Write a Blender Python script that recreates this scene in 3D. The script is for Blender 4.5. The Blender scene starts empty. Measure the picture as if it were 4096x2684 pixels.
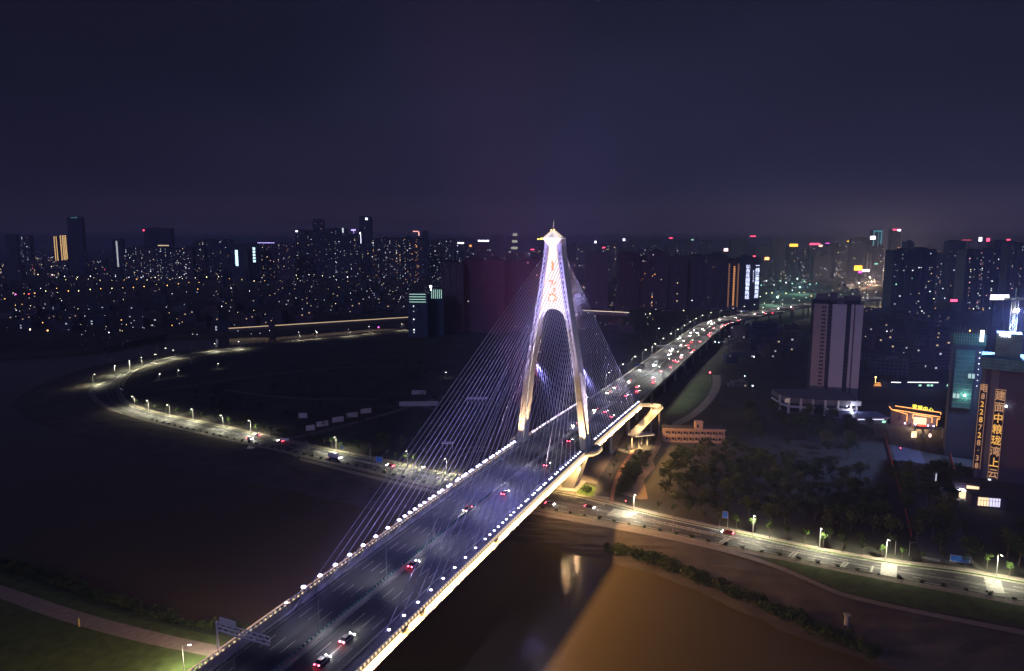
import bpy, bmesh, math, random
from mathutils import Vector, Matrix
random.seed(11)
R = math.radians
SC = bpy.context.scene
COL = SC.collection

# ------------------------------------------------------------------ camera
CAM_Z = 123.0
F_PX = 2731.0            # focal length in pixels of a 4096 px wide frame
PITCH = math.atan(365.0 / 2731.0)
cam_d = bpy.data.cameras.new('camera'); cam_d.sensor_width = 36.0; cam_d.lens = 24.0
cam_d.clip_start = 0.5; cam_d.clip_end = 60000
cam = bpy.data.objects.new('camera', cam_d); COL.objects.link(cam)
cam.location = (0, 0, CAM_Z); cam.rotation_euler = (math.pi / 2 - PITCH, 0, 0)
SC.camera = cam
# ------------------------------------------------------------------ render / exposure
SC.render.engine = 'CYCLES'
cy = SC.cycles
cy.use_denoising = True
try: cy.denoiser = 'OPENIMAGEDENOISE'
except Exception: pass
cy.max_bounces = 5; cy.diffuse_bounces = 2; cy.glossy_bounces = 3; cy.transmission_bounces = 2
cy.volume_bounces = 0; cy.transparent_max_bounces = 8
cy.sample_clamp_indirect = 2.0; cy.sample_clamp_direct = 0
cy.caustics_reflective = False; cy.caustics_refractive = False
cy.use_light_tree = True
cy.use_adaptive_sampling = False
SC.view_settings.view_transform = 'Standard'; SC.view_settings.look = 'None'
SC.view_settings.exposure = 0.0; SC.view_settings.gamma = 1.0
# ------------------------------------------------------------------ night sky (city glow along the horizon)
W = bpy.data.worlds.new('World'); SC.world = W; W.use_nodes = True
nt = W.node_tree; nt.nodes.clear()
o_ = nt.nodes.new('ShaderNodeOutputWorld'); bg = nt.nodes.new('ShaderNodeBackground')
tc = nt.nodes.new('ShaderNodeTexCoord'); sp = nt.nodes.new('ShaderNodeSeparateXYZ')
nt.links.new(tc.outputs['Generated'], sp.inputs[0])
rmp = nt.nodes.new('ShaderNodeValToRGB')
mz = nt.nodes.new('ShaderNodeMapRange'); mz.inputs['From Min'].default_value = -0.1; mz.inputs['From Max'].default_value = 0.7
nt.links.new(sp.outputs['Z'], mz.inputs['Value']); nt.links.new(mz.outputs[0], rmp.inputs[0])
cr = rmp.color_ramp
cr.elements[0].position = 0.0; cr.elements[0].color = (0.075, 0.055, 0.150, 1)
cr.elements[1].position = 1.0; cr.elements[1].color = (0.0075, 0.0080, 0.019, 1)
for p, c in ((0.138, (0.130, 0.088, 0.195, 1)), (0.160, (0.056, 0.042, 0.098, 1)), (0.22, (0.029, 0.026, 0.066, 1)), (0.36, (0.0205, 0.0205, 0.051, 1)), (0.55, (0.0130, 0.0138, 0.032, 1))):
    e = cr.elements.new(p); e.color = c
mx = nt.nodes.new('ShaderNodeMapRange'); mx.inputs['From Min'].default_value = -0.75; mx.inputs['From Max'].default_value = 0.25
mx.inputs['To Min'].default_value = 0.42; mx.inputs['To Max'].default_value = 0.84; mx.interpolation_type = 'SMOOTHSTEP'
nt.links.new(sp.outputs['X'], mx.inputs['Value'])
nz = nt.nodes.new('ShaderNodeTexNoise'); nz.inputs['Scale'].default_value = 2.2; nz.inputs['Detail'].default_value = 3.0
mpp = nt.nodes.new('ShaderNodeMapping'); mpp.inputs['Scale'].default_value = (1, 1, 3.5)
nt.links.new(tc.outputs['Generated'], mpp.inputs[0]); nt.links.new(mpp.outputs[0], nz.inputs['Vector'])
mn = nt.nodes.new('ShaderNodeMapRange'); mn.inputs['To Min'].default_value = 0.55; mn.inputs['To Max'].default_value = 1.32
nt.links.new(nz.outputs['Fac'], mn.inputs['Value'])
mm = nt.nodes.new('ShaderNodeMath'); mm.operation = 'MULTIPLY'
nt.links.new(mx.outputs[0], mm.inputs[0]); nt.links.new(mn.outputs[0], mm.inputs[1])
nt.links.new(rmp.outputs[0], bg.inputs[0]); nt.links.new(mm.outputs[0], bg.inputs[1]); nt.links.new(bg.outputs[0], o_.inputs[0])

# faint violet fill added behind the camera for pale walls (the one sun lamp, turned down to night)
sn = bpy.data.lights.new('night_fill', 'SUN'); sn.energy = 0.42; sn.angle = R(12); sn.color = (0.42, 0.42, 1.0)
sno = bpy.data.objects.new('night_fill', sn); COL.objects.link(sno); sno.rotation_euler = (R(62), 0, R(-35))
# ------------------------------------------------------------------ geometry of the place
TH = 0.40891; CT, ST = math.cos(TH), math.sin(TH)
def ray(px, py):
    x = (px - 2048) / F_PX; y = -(py - 1342) / F_PX
    cp, s = math.cos(PITCH), math.sin(PITCH)
    return Vector((x, cp + y * s, -s + y * cp))
def G(px, py, z=0.0):                     # a spot of the photograph at height z
    r = ray(px, py); t = (z - CAM_Z) / r.z
    return Vector((r.x * t, r.y * t, z))
def Bp(s, a, z=0.0):                      # bridge frame: s along the bridge, a across it
    a = a - 115.12
    return Vector((s * ST + a * CT, s * CT - a * ST, z))
def zd(s):
    s = max(40, min(s, 480)); u = (s - 300) / 100
    return -0.031855 * u**3 - 0.808647 * u**2 - 0.17257 * u + 20.68
HEAD = -TH                                # yaw of the bridge direction (local +Y along the bridge)

# ------------------------------------------------------------------ materials
MATS = {}
def mat(name, col, rough=0.7, metal=0.0, var=0.25, scale=0.4, bump=0.0, em=None, es=0.0, spec=0.4, sampled=False, stretch=None):
    if name in MATS: return MATS[name]
    m = bpy.data.materials.new(name); m.use_nodes = True; MATS[name] = m
    n = m.node_tree; b = n.nodes['Principled BSDF']
    b.inputs['Roughness'].default_value = rough; b.inputs['Metallic'].default_value = metal
    b.inputs['Specular IOR Level'].default_value = spec
    c = (*col, 1)
    if var > 0:
        t = n.nodes.new('ShaderNodeTexCoord'); z = n.nodes.new('ShaderNodeTexNoise')
        z.inputs['Scale'].default_value = scale; z.inputs['Detail'].default_value = 6
        r = n.nodes.new('ShaderNodeMapRange'); r.inputs['From Min'].default_value = 0.25; r.inputs['From Max'].default_value = 0.75
        r.inputs['To Min'].default_value = 1 - var; r.inputs['To Max'].default_value = 1 + var
        k = n.nodes.new('ShaderNodeVectorMath'); k.operation = 'SCALE'; k.inputs[0].default_value = col
        if stretch:
            mp = n.nodes.new('ShaderNodeMapping'); mp.inputs['Scale'].default_value = stretch; n.links.new(t.outputs['Object'], mp.inputs[0]); n.links.new(mp.outputs[0], z.inputs['Vector'])
        else: n.links.new(t.outputs['Object'], z.inputs['Vector'])
        n.links.new(z.outputs['Fac'], r.inputs['Value'])
        n.links.new(r.outputs[0], k.inputs['Scale']); n.links.new(k.outputs[0], b.inputs['Base Color'])
        if bump:
            bp_ = n.nodes.new('ShaderNodeBump'); bp_.inputs['Strength'].default_value = bump; bp_.inputs['Distance'].default_value = 0.3
            n.links.new(z.outputs['Fac'], bp_.inputs['Height']); n.links.new(bp_.outputs[0], b.inputs['Normal'])
    else: b.inputs['Base Color'].default_value = c
    if em:
        b.inputs['Emission Color'].default_value = (*em, 1); b.inputs['Emission Strength'].default_value = es
        m.cycles.emission_sampling = 'FRONT' if sampled else 'NONE'
    else: m.cycles.emission_sampling = 'NONE'
    return m
def glow(name, col, s, sampled=False):
    return mat(name, (0.1, 0.1, 0.1), 0.5, var=0, em=col, es=s, sampled=sampled)

M_CONC = mat('concrete', (0.36, 0.34, 0.31), 0.8, var=0.14, scale=0.35)
M_PYL = mat('pylon_paint', (0.42, 0.40, 0.39), 0.65, var=0.1, scale=0.2)
M_STEEL = mat('grey_steel', (0.35, 0.35, 0.36), 0.45, 0.4, var=0.1)
M_DARKST = mat('dark_steel', (0.10, 0.10, 0.11), 0.5, 0.3, var=0.1)
M_WHITE = mat('white_paint', (0.75, 0.75, 0.74), 0.5, var=0.06)
M_CABLE = mat('cable_sheath', (0.66, 0.64, 0.68), 0.5, var=0)
M_ASPH = mat('asphalt', (0.060, 0.059, 0.060), 0.7, var=0.45, scale=0.11, bump=0.02)
M_ASPH2 = mat('worn_asphalt', (0.085, 0.083, 0.08), 0.75, var=0.3, scale=0.05)
M_MARK = mat('road_marking', (0.40, 0.39, 0.37), 0.6, var=0.35, scale=0.8)
M_PAVE = mat('paving', (0.24, 0.20, 0.17), 0.85, var=0.2, scale=0.5)
M_SAND = mat('sandy_soil', (0.30, 0.21, 0.14), 0.95, var=0.3, scale=0.15, bump=0.3)
M_GRASS = mat('grass', (0.055, 0.085, 0.022), 0.95, var=0.45, scale=0.25, bump=0.5)
M_EARTH = mat('dark_earth', (0.052, 0.052, 0.040), 0.95, var=0.55, scale=0.03, bump=0.4)
M_BANK = mat('embankment', (0.085, 0.070, 0.055), 0.95, var=0.35, scale=0.12, bump=0.6)
M_LEAF = [mat('foliage_' + n, c, 0.8, var=0.4, scale=0.6, spec=0.2) for n, c in (('deep', (0.030, 0.055, 0.018)), ('mid', (0.050, 0.085, 0.022)), ('olive', (0.075, 0.095, 0.028)))]
M_BARK = mat('bark', (0.11, 0.085, 0.06), 0.9, var=0.3, scale=2)
M_GLASSD = mat('dark_glass', (0.02, 0.022, 0.03), 0.12, var=0, spec=0.6)
M_LAMPW = glow('lamp_cool', (0.62, 0.60, 1.0), 9.0)
M_LAMPN = glow('lamp_neutral', (1.0, 0.93, 0.75), 14.0)
M_LAMPA = glow('lamp_amber', (1.0, 0.55, 0.18), 8.0)
M_STRIP = glow('warm_strip', (1.0, 0.66, 0.30), 2.4)
M_SOFTW = glow('warm_line', (1.0, 0.70, 0.40), 1.35)
M_HEAD = glow('headlight_glass', (1.0, 0.95, 0.86), 85.0)
M_TAIL = glow('taillight_glass', (1.0, 0.05, 0.09), 55.0)
M_ROOF = mat('roof_felt', (0.07, 0.07, 0.075), 0.9, var=0.2)

# ------------------------------------------------------------------ mesh helpers
class MB:
    def __init__(s): s.v = []; s.f = []; s.mi = []; s.m = 0
    def add(s, vs, fs):
        b = len(s.v); s.v += [tuple(v) for v in vs]
        for f in fs: s.f.append([b + i for i in f]); s.mi.append(s.m)
        return s
    def box(s, c, d, rz=0.0, tx=1.0, ty=1.0):      # centre, size, yaw, top taper
        cx, cy_, cz = c; co, si = math.cos(rz), math.sin(rz); vs = []
        for k in (-1, 1):
            kx, ky = (tx, ty) if k > 0 else (1, 1)
            for i, j in ((-1, -1), (1, -1), (1, 1), (-1, 1)):
                x, y = i * d[0] / 2 * kx, j * d[1] / 2 * ky
                vs.append((cx + x * co - y * si, cy_ + x * si + y * co, cz + k * d[2] / 2))
        return s.add(vs, ((3, 2, 1, 0), (4, 5, 6, 7), (0, 1, 5, 4), (1, 2, 6, 5), (2, 3, 7, 6), (3, 0, 4, 7)))
    def tube(s, p0, p1, r0, r1=None, n=8, caps=True):
        r1 = r0 if r1 is None else r1; p0, p1 = Vector(p0), Vector(p1); d = (p1 - p0).normalized()
        u = d.cross(Vector((0, 0, 1)) if abs(d.z) < 0.95 else Vector((1, 0, 0))).normalized(); w = d.cross(u)
        vs = []
        for p, r in ((p0, r0), (p1, r1)):
            for i in range(n):
                a = 2 * math.pi * i / n; vs.append(p + (u * math.cos(a) + w * math.sin(a)) * r)
        fs = [(i, (i + 1) % n, n + (i + 1) % n, n + i) for i in range(n)]
        if caps: fs += [tuple(range(n))[::-1], tuple(range(n, 2 * n))]
        return s.add(vs, fs)
    def beam(s, p0, p1, w, h):                     # rectangular bar, w sideways, h upward
        p0, p1 = Vector(p0), Vector(p1); d = (p1 - p0).normalized()
        u = d.cross(Vector((0, 0, 1)))
        u = Vector((1, 0, 0)) if u.length < 1e-4 else u.normalized()
        k = u.cross(d)
        vs = []
        for p in (p0, p1):
            for i, j in ((-1, -1), (1, -1), (1, 1), (-1, 1)): vs.append(p + u * (i * w / 2) + k * (j * h / 2))
        return s.add(vs, ((3, 2, 1, 0), (4, 5, 6, 7), (0, 1, 5, 4), (1, 2, 6, 5), (2, 3, 7, 6), (3, 0, 4, 7)))
    def loft(s, rings, close=True, caps=True):
        n = len(rings[0]); vs = [p for r in rings for p in r]; fs = []
        for k in range(len(rings) - 1):
            for i in range(n if close else n - 1):
                j = (i + 1) % n; fs.append((k * n + i, k * n + j, (k + 1) * n + j, (k + 1) * n + i))
        if caps and close: fs += [tuple(range(n))[::-1], tuple(range((len(rings) - 1) * n, len(rings) * n))]
        return s.add(vs, fs)
    def prism(s, pts, z0, z1):
        return s.loft([[(p[0], p[1], z0) for p in pts], [(p[0], p[1], z1) for p in pts]])
    def ball(s, c, r, n=8, k=5, sz=1.0):
        vs = [(c[0], c[1], c[2] - r * sz)]
        for i in range(1, k):
            t = math.pi * i / k
            for j in range(n):
                a = 2 * math.pi * j / n
                vs.append((c[0] + r * math.sin(t) * math.cos(a), c[1] + r * math.sin(t) * math.sin(a), c[2] - r * sz * math.cos(t)))
        vs.append((c[0], c[1], c[2] + r * sz)); fs = []
        for j in range(n):
            fs.append((0, 1 + (j + 1) % n, 1 + j)); fs.append((len(vs) - 1, 1 + (k - 2) * n + j, 1 + (k - 2) * n + (j + 1) % n))
            for i in range(k - 2):
                a, b = 1 + i * n + j, 1 + i * n + (j + 1) % n; fs.append((a, b, b + n, a + n))
        return s.add(vs, fs)
    def mesh(s, name, mats):
        me = bpy.data.meshes.new(name); me.from_pydata(s.v, [], s.f)
        if not isinstance(mats, (list, tuple)): mats = [mats]
        for m in mats: me.materials.append(m)
        if len(mats) > 1: me.polygons.foreach_set('material_index', s.mi)
        me.update(); return me
    def build(s, name, mats, parent=None, loc=None, rz=0.0):
        return link(name, s.mesh(name, mats), parent, loc, rz)
def link(name, me, parent=None, loc=None, rz=0.0):
    o = bpy.data.objects.new(name, me); COL.objects.link(o)
    if loc is not None: o.location = loc
    if rz: o.rotation_euler = (0, 0, rz)
    if parent: o.parent = parent
    return o
def tag(o, label=None, cat=None, group=None, kind=None):
    if label: o['label'] = label
    if cat: o['category'] = cat
    if group: o['group'] = group
    if kind: o['kind'] = kind
    return o
def thing(name, label, cat, loc=(0, 0, 0), rz=0.0, group=None):
    o = bpy.data.objects.new(name, None); COL.objects.link(o); o.location = loc; o.rotation_euler = (0, 0, rz)
    return tag(o, label, cat, group)
KIDS = {}
def kids(o):
    if o.name not in KIDS: KIDS[o.name] = list(o.children)
    return KIDS[o.name]
def dup(root, loc, rz=0.0, label=None, group=None, scale=None):
    r = root.copy(); COL.objects.link(r); r.location = loc; r.rotation_euler = (0, 0, rz)
    if scale: r.scale = (scale,) * 3
    if label: r['label'] = label
    if group: r['group'] = group
    for ch in kids(root):
        c = ch.copy(); COL.objects.link(c); c.parent = r
        for g in kids(ch):
            d = g.copy(); COL.objects.link(d); d.parent = c
    return r
def lamp(kind, name, loc, energy, col, parent=None, size=0.2, target=None, angle=90, blend=0.5, sy=None):
    l = bpy.data.lights.new(name, kind); l.energy = energy; l.color = col
    if kind == 'AREA':
        l.shape = 'RECTANGLE'; l.size = size; l.size_y = sy or size
    else: l.shadow_soft_size = size
    if kind == 'SPOT': l.spot_size = R(angle); l.spot_blend = blend
    o = bpy.data.objects.new(name, l); COL.objects.link(o); o.location = loc
    if target is not None:
        o.rotation_euler = (Vector(target) - Vector(loc)).to_track_quat('-Z', 'Y').to_euler()
    if parent:
        o.parent = parent; o.matrix_parent_inverse = (Matrix.Translation(parent.location) @ Matrix.Rotation(parent.rotation_euler.z, 4, 'Z')).inverted()
    return o
def lerp(a, b, t): return a + (b - a) * t
def resample(pts, step):
    out = [Vector(pts[0])]; acc = 0.0
    for a, b in zip(pts[:-1], pts[1:]):
        a, b = Vector(a), Vector(b); L = (b - a).length
        if L < 1e-6: continue
        d = step - acc
        while d <= L: out.append(a.lerp(b, d / L)); d += step
        acc = L - (d - step)
    return out
def smooth(pts, it=2):
    for _ in range(it):
        q = [pts[0]]
        for a, b in zip(pts[:-1], pts[1:]): q += [a.lerp(b, 0.25), a.lerp(b, 0.75)]
        q.append(pts[-1]); pts = q
    return pts
def even(pts, n):
    L = [0]
    for a, b in zip(pts[:-1], pts[1:]): L.append(L[-1] + (b - a).length)
    out = []; k = 0
    for i in range(n):
        t = L[-1] * i / (n - 1)
        while k < len(L) - 2 and L[k + 1] < t: k += 1
        seg = L[k + 1] - L[k] or 1; out.append(pts[k].lerp(pts[k + 1], min(1, (t - L[k]) / seg)))
    return out
def strip(mb, A, Bq):
    n = len(A); vs = list(A) + list(Bq)
    return mb.add(vs, [(i, i + 1, n + i + 1, n + i) for i in range(n - 1)])
def sheet(name, pts, m, z=None, label=None, kind='structure'):
    bm = bmesh.new(); vs = [bm.verts.new((p[0], p[1], p[2] if z is None else z)) for p in pts]
    es = [bm.edges.new((vs[i], vs[(i + 1) % len(vs)])) for i in range(len(vs))]
    bmesh.ops.triangle_fill(bm, edges=es, use_beauty=True, use_dissolve=False)
    for f in bm.faces:
        f.normal_update()
        if f.normal.z < 0: f.normal_flip()
    me = bpy.data.meshes.new(name); bm.to_mesh(me); bm.free(); me.materials.append(m)
    return tag(link(name, me), label, None, None, kind)

# ------------------------------------------------------------------ water
def water_mat():
    m = bpy.data.materials.new('river_water'); m.use_nodes = True; n = m.node_tree; b = n.nodes['Principled BSDF']
    b.inputs['Base Color'].default_value = (0.098, 0.076, 0.036, 1); b.inputs['Roughness'].default_value = 0.035
    b.inputs['IOR'].default_value = 1.33; b.inputs['Specular IOR Level'].default_value = 0.5
    t = n.nodes.new('ShaderNodeTexCoord'); mp = n.nodes.new('ShaderNodeMapping'); mp.inputs['Scale'].default_value = (1, 1.7, 1)
    z = n.nodes.new('ShaderNodeTexNoise'); z.inputs['Scale'].default_value = 1.5; z.inputs['Detail'].default_value = 5; z.inputs['Distortion'].default_value = 0.6
    z2 = n.nodes.new('ShaderNodeTexNoise'); z2.inputs['Scale'].default_value = 0.03; z2.inputs['Detail'].default_value = 2
    k = n.nodes.new('ShaderNodeBump'); k.inputs['Strength'].default_value = 0.30; k.inputs['Distance'].default_value = 0.22
    mu = n.nodes.new('ShaderNodeMath'); mu.operation = 'MULTIPLY'
    n.links.new(t.outputs['Object'], mp.inputs[0]); n.links.new(mp.outputs[0], z.inputs['Vector']); n.links.new(t.outputs['Object'], z2.inputs['Vector'])
    n.links.new(z.outputs['Fac'], mu.inputs[0]); n.links.new(z2.outputs['Fac'], mu.inputs[1])
    n.links.new(mu.outputs[0], k.inputs['Height']); n.links.new(k.outputs[0], b.inputs['Normal'])
    m.cycles.emission_sampling = 'NONE'
    return m
WZ = -5.0
sheet('river', [(-9000, -600, WZ), (9000, -600, WZ), (9000, 9000, WZ), (-9000, 9000, WZ)], water_mat())

# ------------------------------------------------------------------ land
top_r = [G(*p) for p in ((4700, 2730), (4400, 2600), (4096, 2520), (3700, 2455), (3375, 2385), (3287, 2346), (3111, 2268), (2923, 2206), (2700, 2160), (2440, 2112))]
top_m = [G(*p) for p in ((2200, 2062), (2030, 2030), (1860, 1998), (1727, 1972), (1478, 1914), (1240, 1850), (1090, 1812), (974, 1782), (769, 1735), (590, 1690), (455, 1650), (395, 1622), (352, 1590), (345, 1562), (362, 1530), (420, 1500), (500, 1468), (615, 1436), (764, 1408), (900, 1392), (1100, 1376), (1300, 1355), (1500, 1335), (1800, 1300))]
far_b = [G(*p) for p in ((1800, 1284), (1500, 1294), (1100, 1323), (667, 1336), (436, 1382), (205, 1400), (0, 1410), (-500, 1445))]
bank_top = top_r + top_m
ground_pts = bank_top + far_b + [Vector((-4000, 1100, 0)), Vector((-26000, 3000, 0)), Vector((-26000, 26000, 0)), Vector((26000, 26000, 0)), Vector((26000, 0, 0)), Vector((700, 60, 0))]
ground = sheet('ground', ground_pts, M_EARTH, -0.06)
# slope of the far bank down into the water, with some waviness
wl_r = [G(*p, WZ) for p in ((4600, 2920), (4250, 2800), (3900, 2760), (3600, 2700), (3440, 2660), (3300, 2610), (3000, 2480), (2850, 2405), (2700, 2335), (2440, 2256))]
wl_m = [G(*p, WZ) for p in ((2170, 2195), (2070, 2172), (1900, 2134), (1600, 2066), (1350, 2012), (1100, 1956), (800, 1900), (564, 1842), (436, 1802), (308, 1755), (169, 1718), (67, 1668), (22, 1622), (60, 1580), (150, 1535), (300, 1478), (446, 1448), (620, 1416), (860, 1385), (1100, 1364), (1300, 1345), (1500, 1325), (1800, 1294))]
n_b = 220
A_ = even(smooth(bank_top, 1), n_b); W_ = even(smooth(wl_r + wl_m, 2), n_b)
mb = MB(); rows = 9; vs = []
rb = random.Random(3)
for k in range(rows + 1):
    t = k / rows
    for i in range(n_b):
        # pair by projection so that the slope stays roughly perpendicular
        p = A_[i].lerp(W_[i], t); z = lerp(-0.06, WZ - 0.4, t ** 1.15)
        w = 0 if k in (0,) else rb.uniform(-0.35, 0.35)
        vs.append((p.x + w * 2, p.y + w, z + (0.25 * rb.uniform(-1, 1) if 0 < k < rows else 0)))
mb.add(vs, [(k * n_b + i, (k + 1) * n_b + i, (k + 1) * n_b + i + 1, k * n_b + i + 1) for k in range(rows) for i in range(n_b - 1)])
tag(mb.build('river_bank', M_BANK), None, None, None, 'structure')
mb = MB(); fb = even(far_b, 60); strip(mb, [Vector((p.x, p.y, -0.06)) for p in fb], [Vector((p.x, p.y - 14, WZ - 0.3)) for p in fb])
tag(mb.build('far_bank', M_BANK), None, None, None, 'structure')
# near bank, lower left
nb_top = [G(*p) for p in ((-700, 2150), (0, 2300), (302, 2405), (504, 2462), (706, 2512), (907, 2555), (1100, 2600), (1400, 2690), (1900, 2860))]
nb_w = [G(*p, WZ) for p in ((-700, 2060), (0, 2225), (151, 2266), (252, 2322), (428, 2367), (580, 2423), (670, 2453), (827, 2488), (983, 2520), (1200, 2572), (1500, 2680), (2100, 2950))]
sheet('near_bank', nb_top + [Vector((60, 60, 0)), Vector((60, -300, 0)), Vector((-900, -300, 0)), Vector((-900, 200, 0))], M_GRASS, -0.06)
mb = MB(); a1 = even(smooth(nb_top), 70); b1 = even(smooth(nb_w), 70); vs = []
for k in range(6):
    t = k / 5
    for i in range(70):
        p = a1[i].lerp(b1[i], t); vs.append((p.x, p.y, lerp(-0.06, WZ - 0.3, t) + (rb.uniform(-.3, .3) if 0 < k < 5 else 0)))
mb.add(vs, [(k * 70 + i, k * 70 + i + 1, (k + 1) * 70 + i + 1, (k + 1) * 70 + i) for k in range(5) for i in range(69)])
tag(mb.build('near_bank_slope', M_GRASS), None, None, None, 'structure')

def road(name, L, Rr, m, z, n=160, kind='structure'):
    L = even(smooth(L, 2), n); Rr = even(smooth(Rr, 2), n)
    mb = MB(); strip(mb, [Vector((p.x, p.y, z)) for p in L], [Vector((p.x, p.y, z)) for p in Rr])
    tag(mb.build(name, m), None, None, None, kind); return L, Rr
# towpath on the near bank
road('riverside_path', [G(*p) for p in ((-500, 2190), (0, 2337), (302, 2443), (504, 2498), (706, 2548), (907, 2589), (1100, 2632), (1300, 2690))],
     [G(*p) for p in ((-500, 2230), (0, 2392), (202, 2470), (418, 2533), (605, 2579), (756, 2609), (852, 2629), (1050, 2684), (1200, 2730))], M_PAVE, 0.0, 80)
# the river road on the far bank (outer = river side)
RO = [G(*p) for p in ((974, 1397), (764, 1426), (615, 1454), (508, 1490), (436, 1520), (386, 1543), (370, 1567), (382, 1590), (410, 1613), (461, 1638), (590, 1677), (769, 1718), (974, 1764), (1100, 1792), (1223, 1819), (1492, 1879), (1658, 1921), (1860, 1966), (2158, 2030), (2467, 2086), (2700, 2133), (2876, 2175), (3157, 2227), (3486, 2292), (3603, 2314), (3932, 2372), (4300, 2440))]
RI = [G(*p) for p in ((974, 1388), (769, 1413), (630, 1438), (570, 1465), (515, 1495), (478, 1530), (472, 1560), (474, 1587), (492, 1610), (554, 1638), (682, 1669), (820, 1695), (974, 1728), (1100, 1756), (1247, 1789), (1385, 1819), (1524, 1844), (1686, 1884), (1860, 1918), (2200, 1967), (2417, 2010), (2542, 2046), (2700, 2084), (2964, 2139), (3228, 2198), (3463, 2242), (3662, 2270), (3873, 2295), (4200, 2355))]
ro, ri = road('river_road', RO, RI, M_ASPH, 0.0, 260)
# verges beside the road
def offset_line(P, Q, f): return [p + (q - p) * f for p, q in zip(P, Q)]
w0 = [(q - p).normalized() for p, q in zip(ro, ri)]
def shift(base, d): return [p + u * d for p, u in zip(base, w0)]
def ribbon(name, base, d0, d1, m, z, i0=0, i1=None, kind='structure', z1=None):
    a, b = shift(base, d0)[i0:i1], shift(base, d1)[i0:i1]
    mb = MB(); strip(mb, [Vector((p.x, p.y, z)) for p in a], [Vector((p.x, p.y, z)) for p in b])
    return tag(mb.build(name, m), None, None, None, kind)
ribbon('verge', ro, -1.6, 0.0, M_GRASS, 0.06); ribbon('verge', ri, 0.0, 2.2, M_GRASS, 0.06)
ribbon('footpath', ro, -4.6, -1.6, M_PAVE, 0.03); ribbon('footpath', ri, 2.2, 5.2, M_PAVE, 0.03)
mb = MB()
for base, d in ((ro, 0.0), (ri, 0.0), (ro, -1.6), (ri, 2.2)):
    q = shift(base, d)
    for i in range(0, len(q) - 1): mb.beam((q[i].x, q[i].y, 0.09), (q[i + 1].x, q[i + 1].y, 0.09), 0.3, 0.18)
tag(mb.build('road_kerb', mat('kerb_stone', (0.42, 0.40, 0.36), 0.8, var=0.15)), None, None, None, 'structure')
# lane markings
mb = MB()
wid = [(q - p).length for p, q in zip(ro, ri)]
def lanepos(i, f): return ro[i].lerp(ri[i], f)
for f in (0.27, 0.72):
    L = [lanepos(i, f) for i in range(len(ro))]; L = resample(L, 3.0)
    for i in range(0, len(L) - 2, 3): mb.beam((*L[i].xy, 0.012), (*L[i + 1].xy, 0.012), 0.28, 0.01)
for f in (0.03, 0.46, 0.53, 0.97):
    L = [lanepos(i, f) for i in range(len(ro))]
    for i in range(len(L) - 1): mb.beam((*L[i].xy, 0.012), (*L[i + 1].xy, 0.012), 0.22, 0.01)
def crosswalk(p0, p1, q0, q1, n):        # pixel corners; bars run p->q
    p0, p1, q0, q1 = (G(*p) for p in (p0, p1, q0, q1))
    for i in range(n):
        t = (i + 0.5) / n; a = p0.lerp(p1, t); b = q0.lerp(q1, t)
        mb.beam((*a.xy, 0.02), (*b.xy, 0.02), 0.55, 0.012)
crosswalk((1225, 1760), (1150, 1815), (1255, 1790), (1185, 1830), 9)
crosswalk((1060, 1770), (1005, 1768), (1010, 1795), (985, 1795), 8)
for (a, b, c, d, n) in (((2455, 2035), (2425, 2062), (2545, 2048), (2508, 2072), 9), ((3527, 2252), (3520, 2303), (3590, 2256), (3586, 2308), 14), ((3935, 2305), (3950, 2368), (4000, 2312), (4020, 2375), 14), ((2340, 1998), (2418, 2022), (2372, 1980), (2440, 1990), 10), ((3690, 2224), (3765, 2240), (3684, 2232), (3758, 2248), 9)):
    crosswalk(a, b, c, d, n)
for (p, q) in (((2905, 2152), (2878, 2170)), ((2918, 2154), (2890, 2173)), ((3178, 2206), (3152, 2228)), ((3192, 2208), (3166, 2231)), ((3382, 2246), (3360, 2268)), ((3395, 2249), (3372, 2270)), ((3492, 2264), (3484, 2290)), ((2555, 2048), (2505, 2070)), ((810, 1705), (775, 1720)), ((905, 1724), (880, 1742))):
    mb.beam((*G(*p).xy, 0.016), (*G(*q).xy, 0.016), 0.8, 0.012)
tag(mb.build('lane_markings', M_MARK), None, None, None, 'structure')

# paths, lots and side roads
road('side_road', [G(*p) for p in ((2371, 1985), (2390, 1925), (2430, 1860), (2483, 1779), (2560, 1680), (2625, 1600), (2690, 1530), (2746, 1475))],
     [G(*p) for p in ((2432, 2000), (2445, 1920), (2478, 1860), (2525, 1795), (2605, 1705), (2660, 1610), (2718, 1540), (2775, 1470))], M_ASPH2, 0.01, 60)
road('brick_path', [G(*p) for p in ((2437, 2015), (2450, 1930), (2490, 1850), (2528, 1797))], [G(*p) for p in ((2452, 2015), (2466, 1935), (2505, 1855), (2542, 1800))], mat('red_brick_paving', (0.33, 0.17, 0.12), 0.9, var=0.25), 0.12, 30)
sheet('lawn', [G(*p) for p in ((2205, 1950), (2230, 1935), (2330, 1935), (2385, 1950), (2372, 1990), (2290, 1970))], mat('lawn', (0.09, 0.15, 0.025), 0.95, var=0.35, scale=0.8, bump=0.4), 0.1)
sheet('plaza', [G(*p) for p in ((2240, 1925), (2330, 1925), (2400, 1940), (2480, 1760), (2520, 1690), (2440, 1690), (2330, 1800), (2240, 1880))], M_PAVE, 0.0)
sheet('dirt_track', [G(*p) for p in ((2480, 1975), (2560, 1998), (2592, 1995), (2575, 1920), (2620, 1870), (2612, 1840), (2640, 1790), (2670, 1700), (2655, 1690), (2628, 1750), (2600, 1825), (2570, 1842), (2560, 1890), (2530, 1945))], M_SAND, 0.0)
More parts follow.
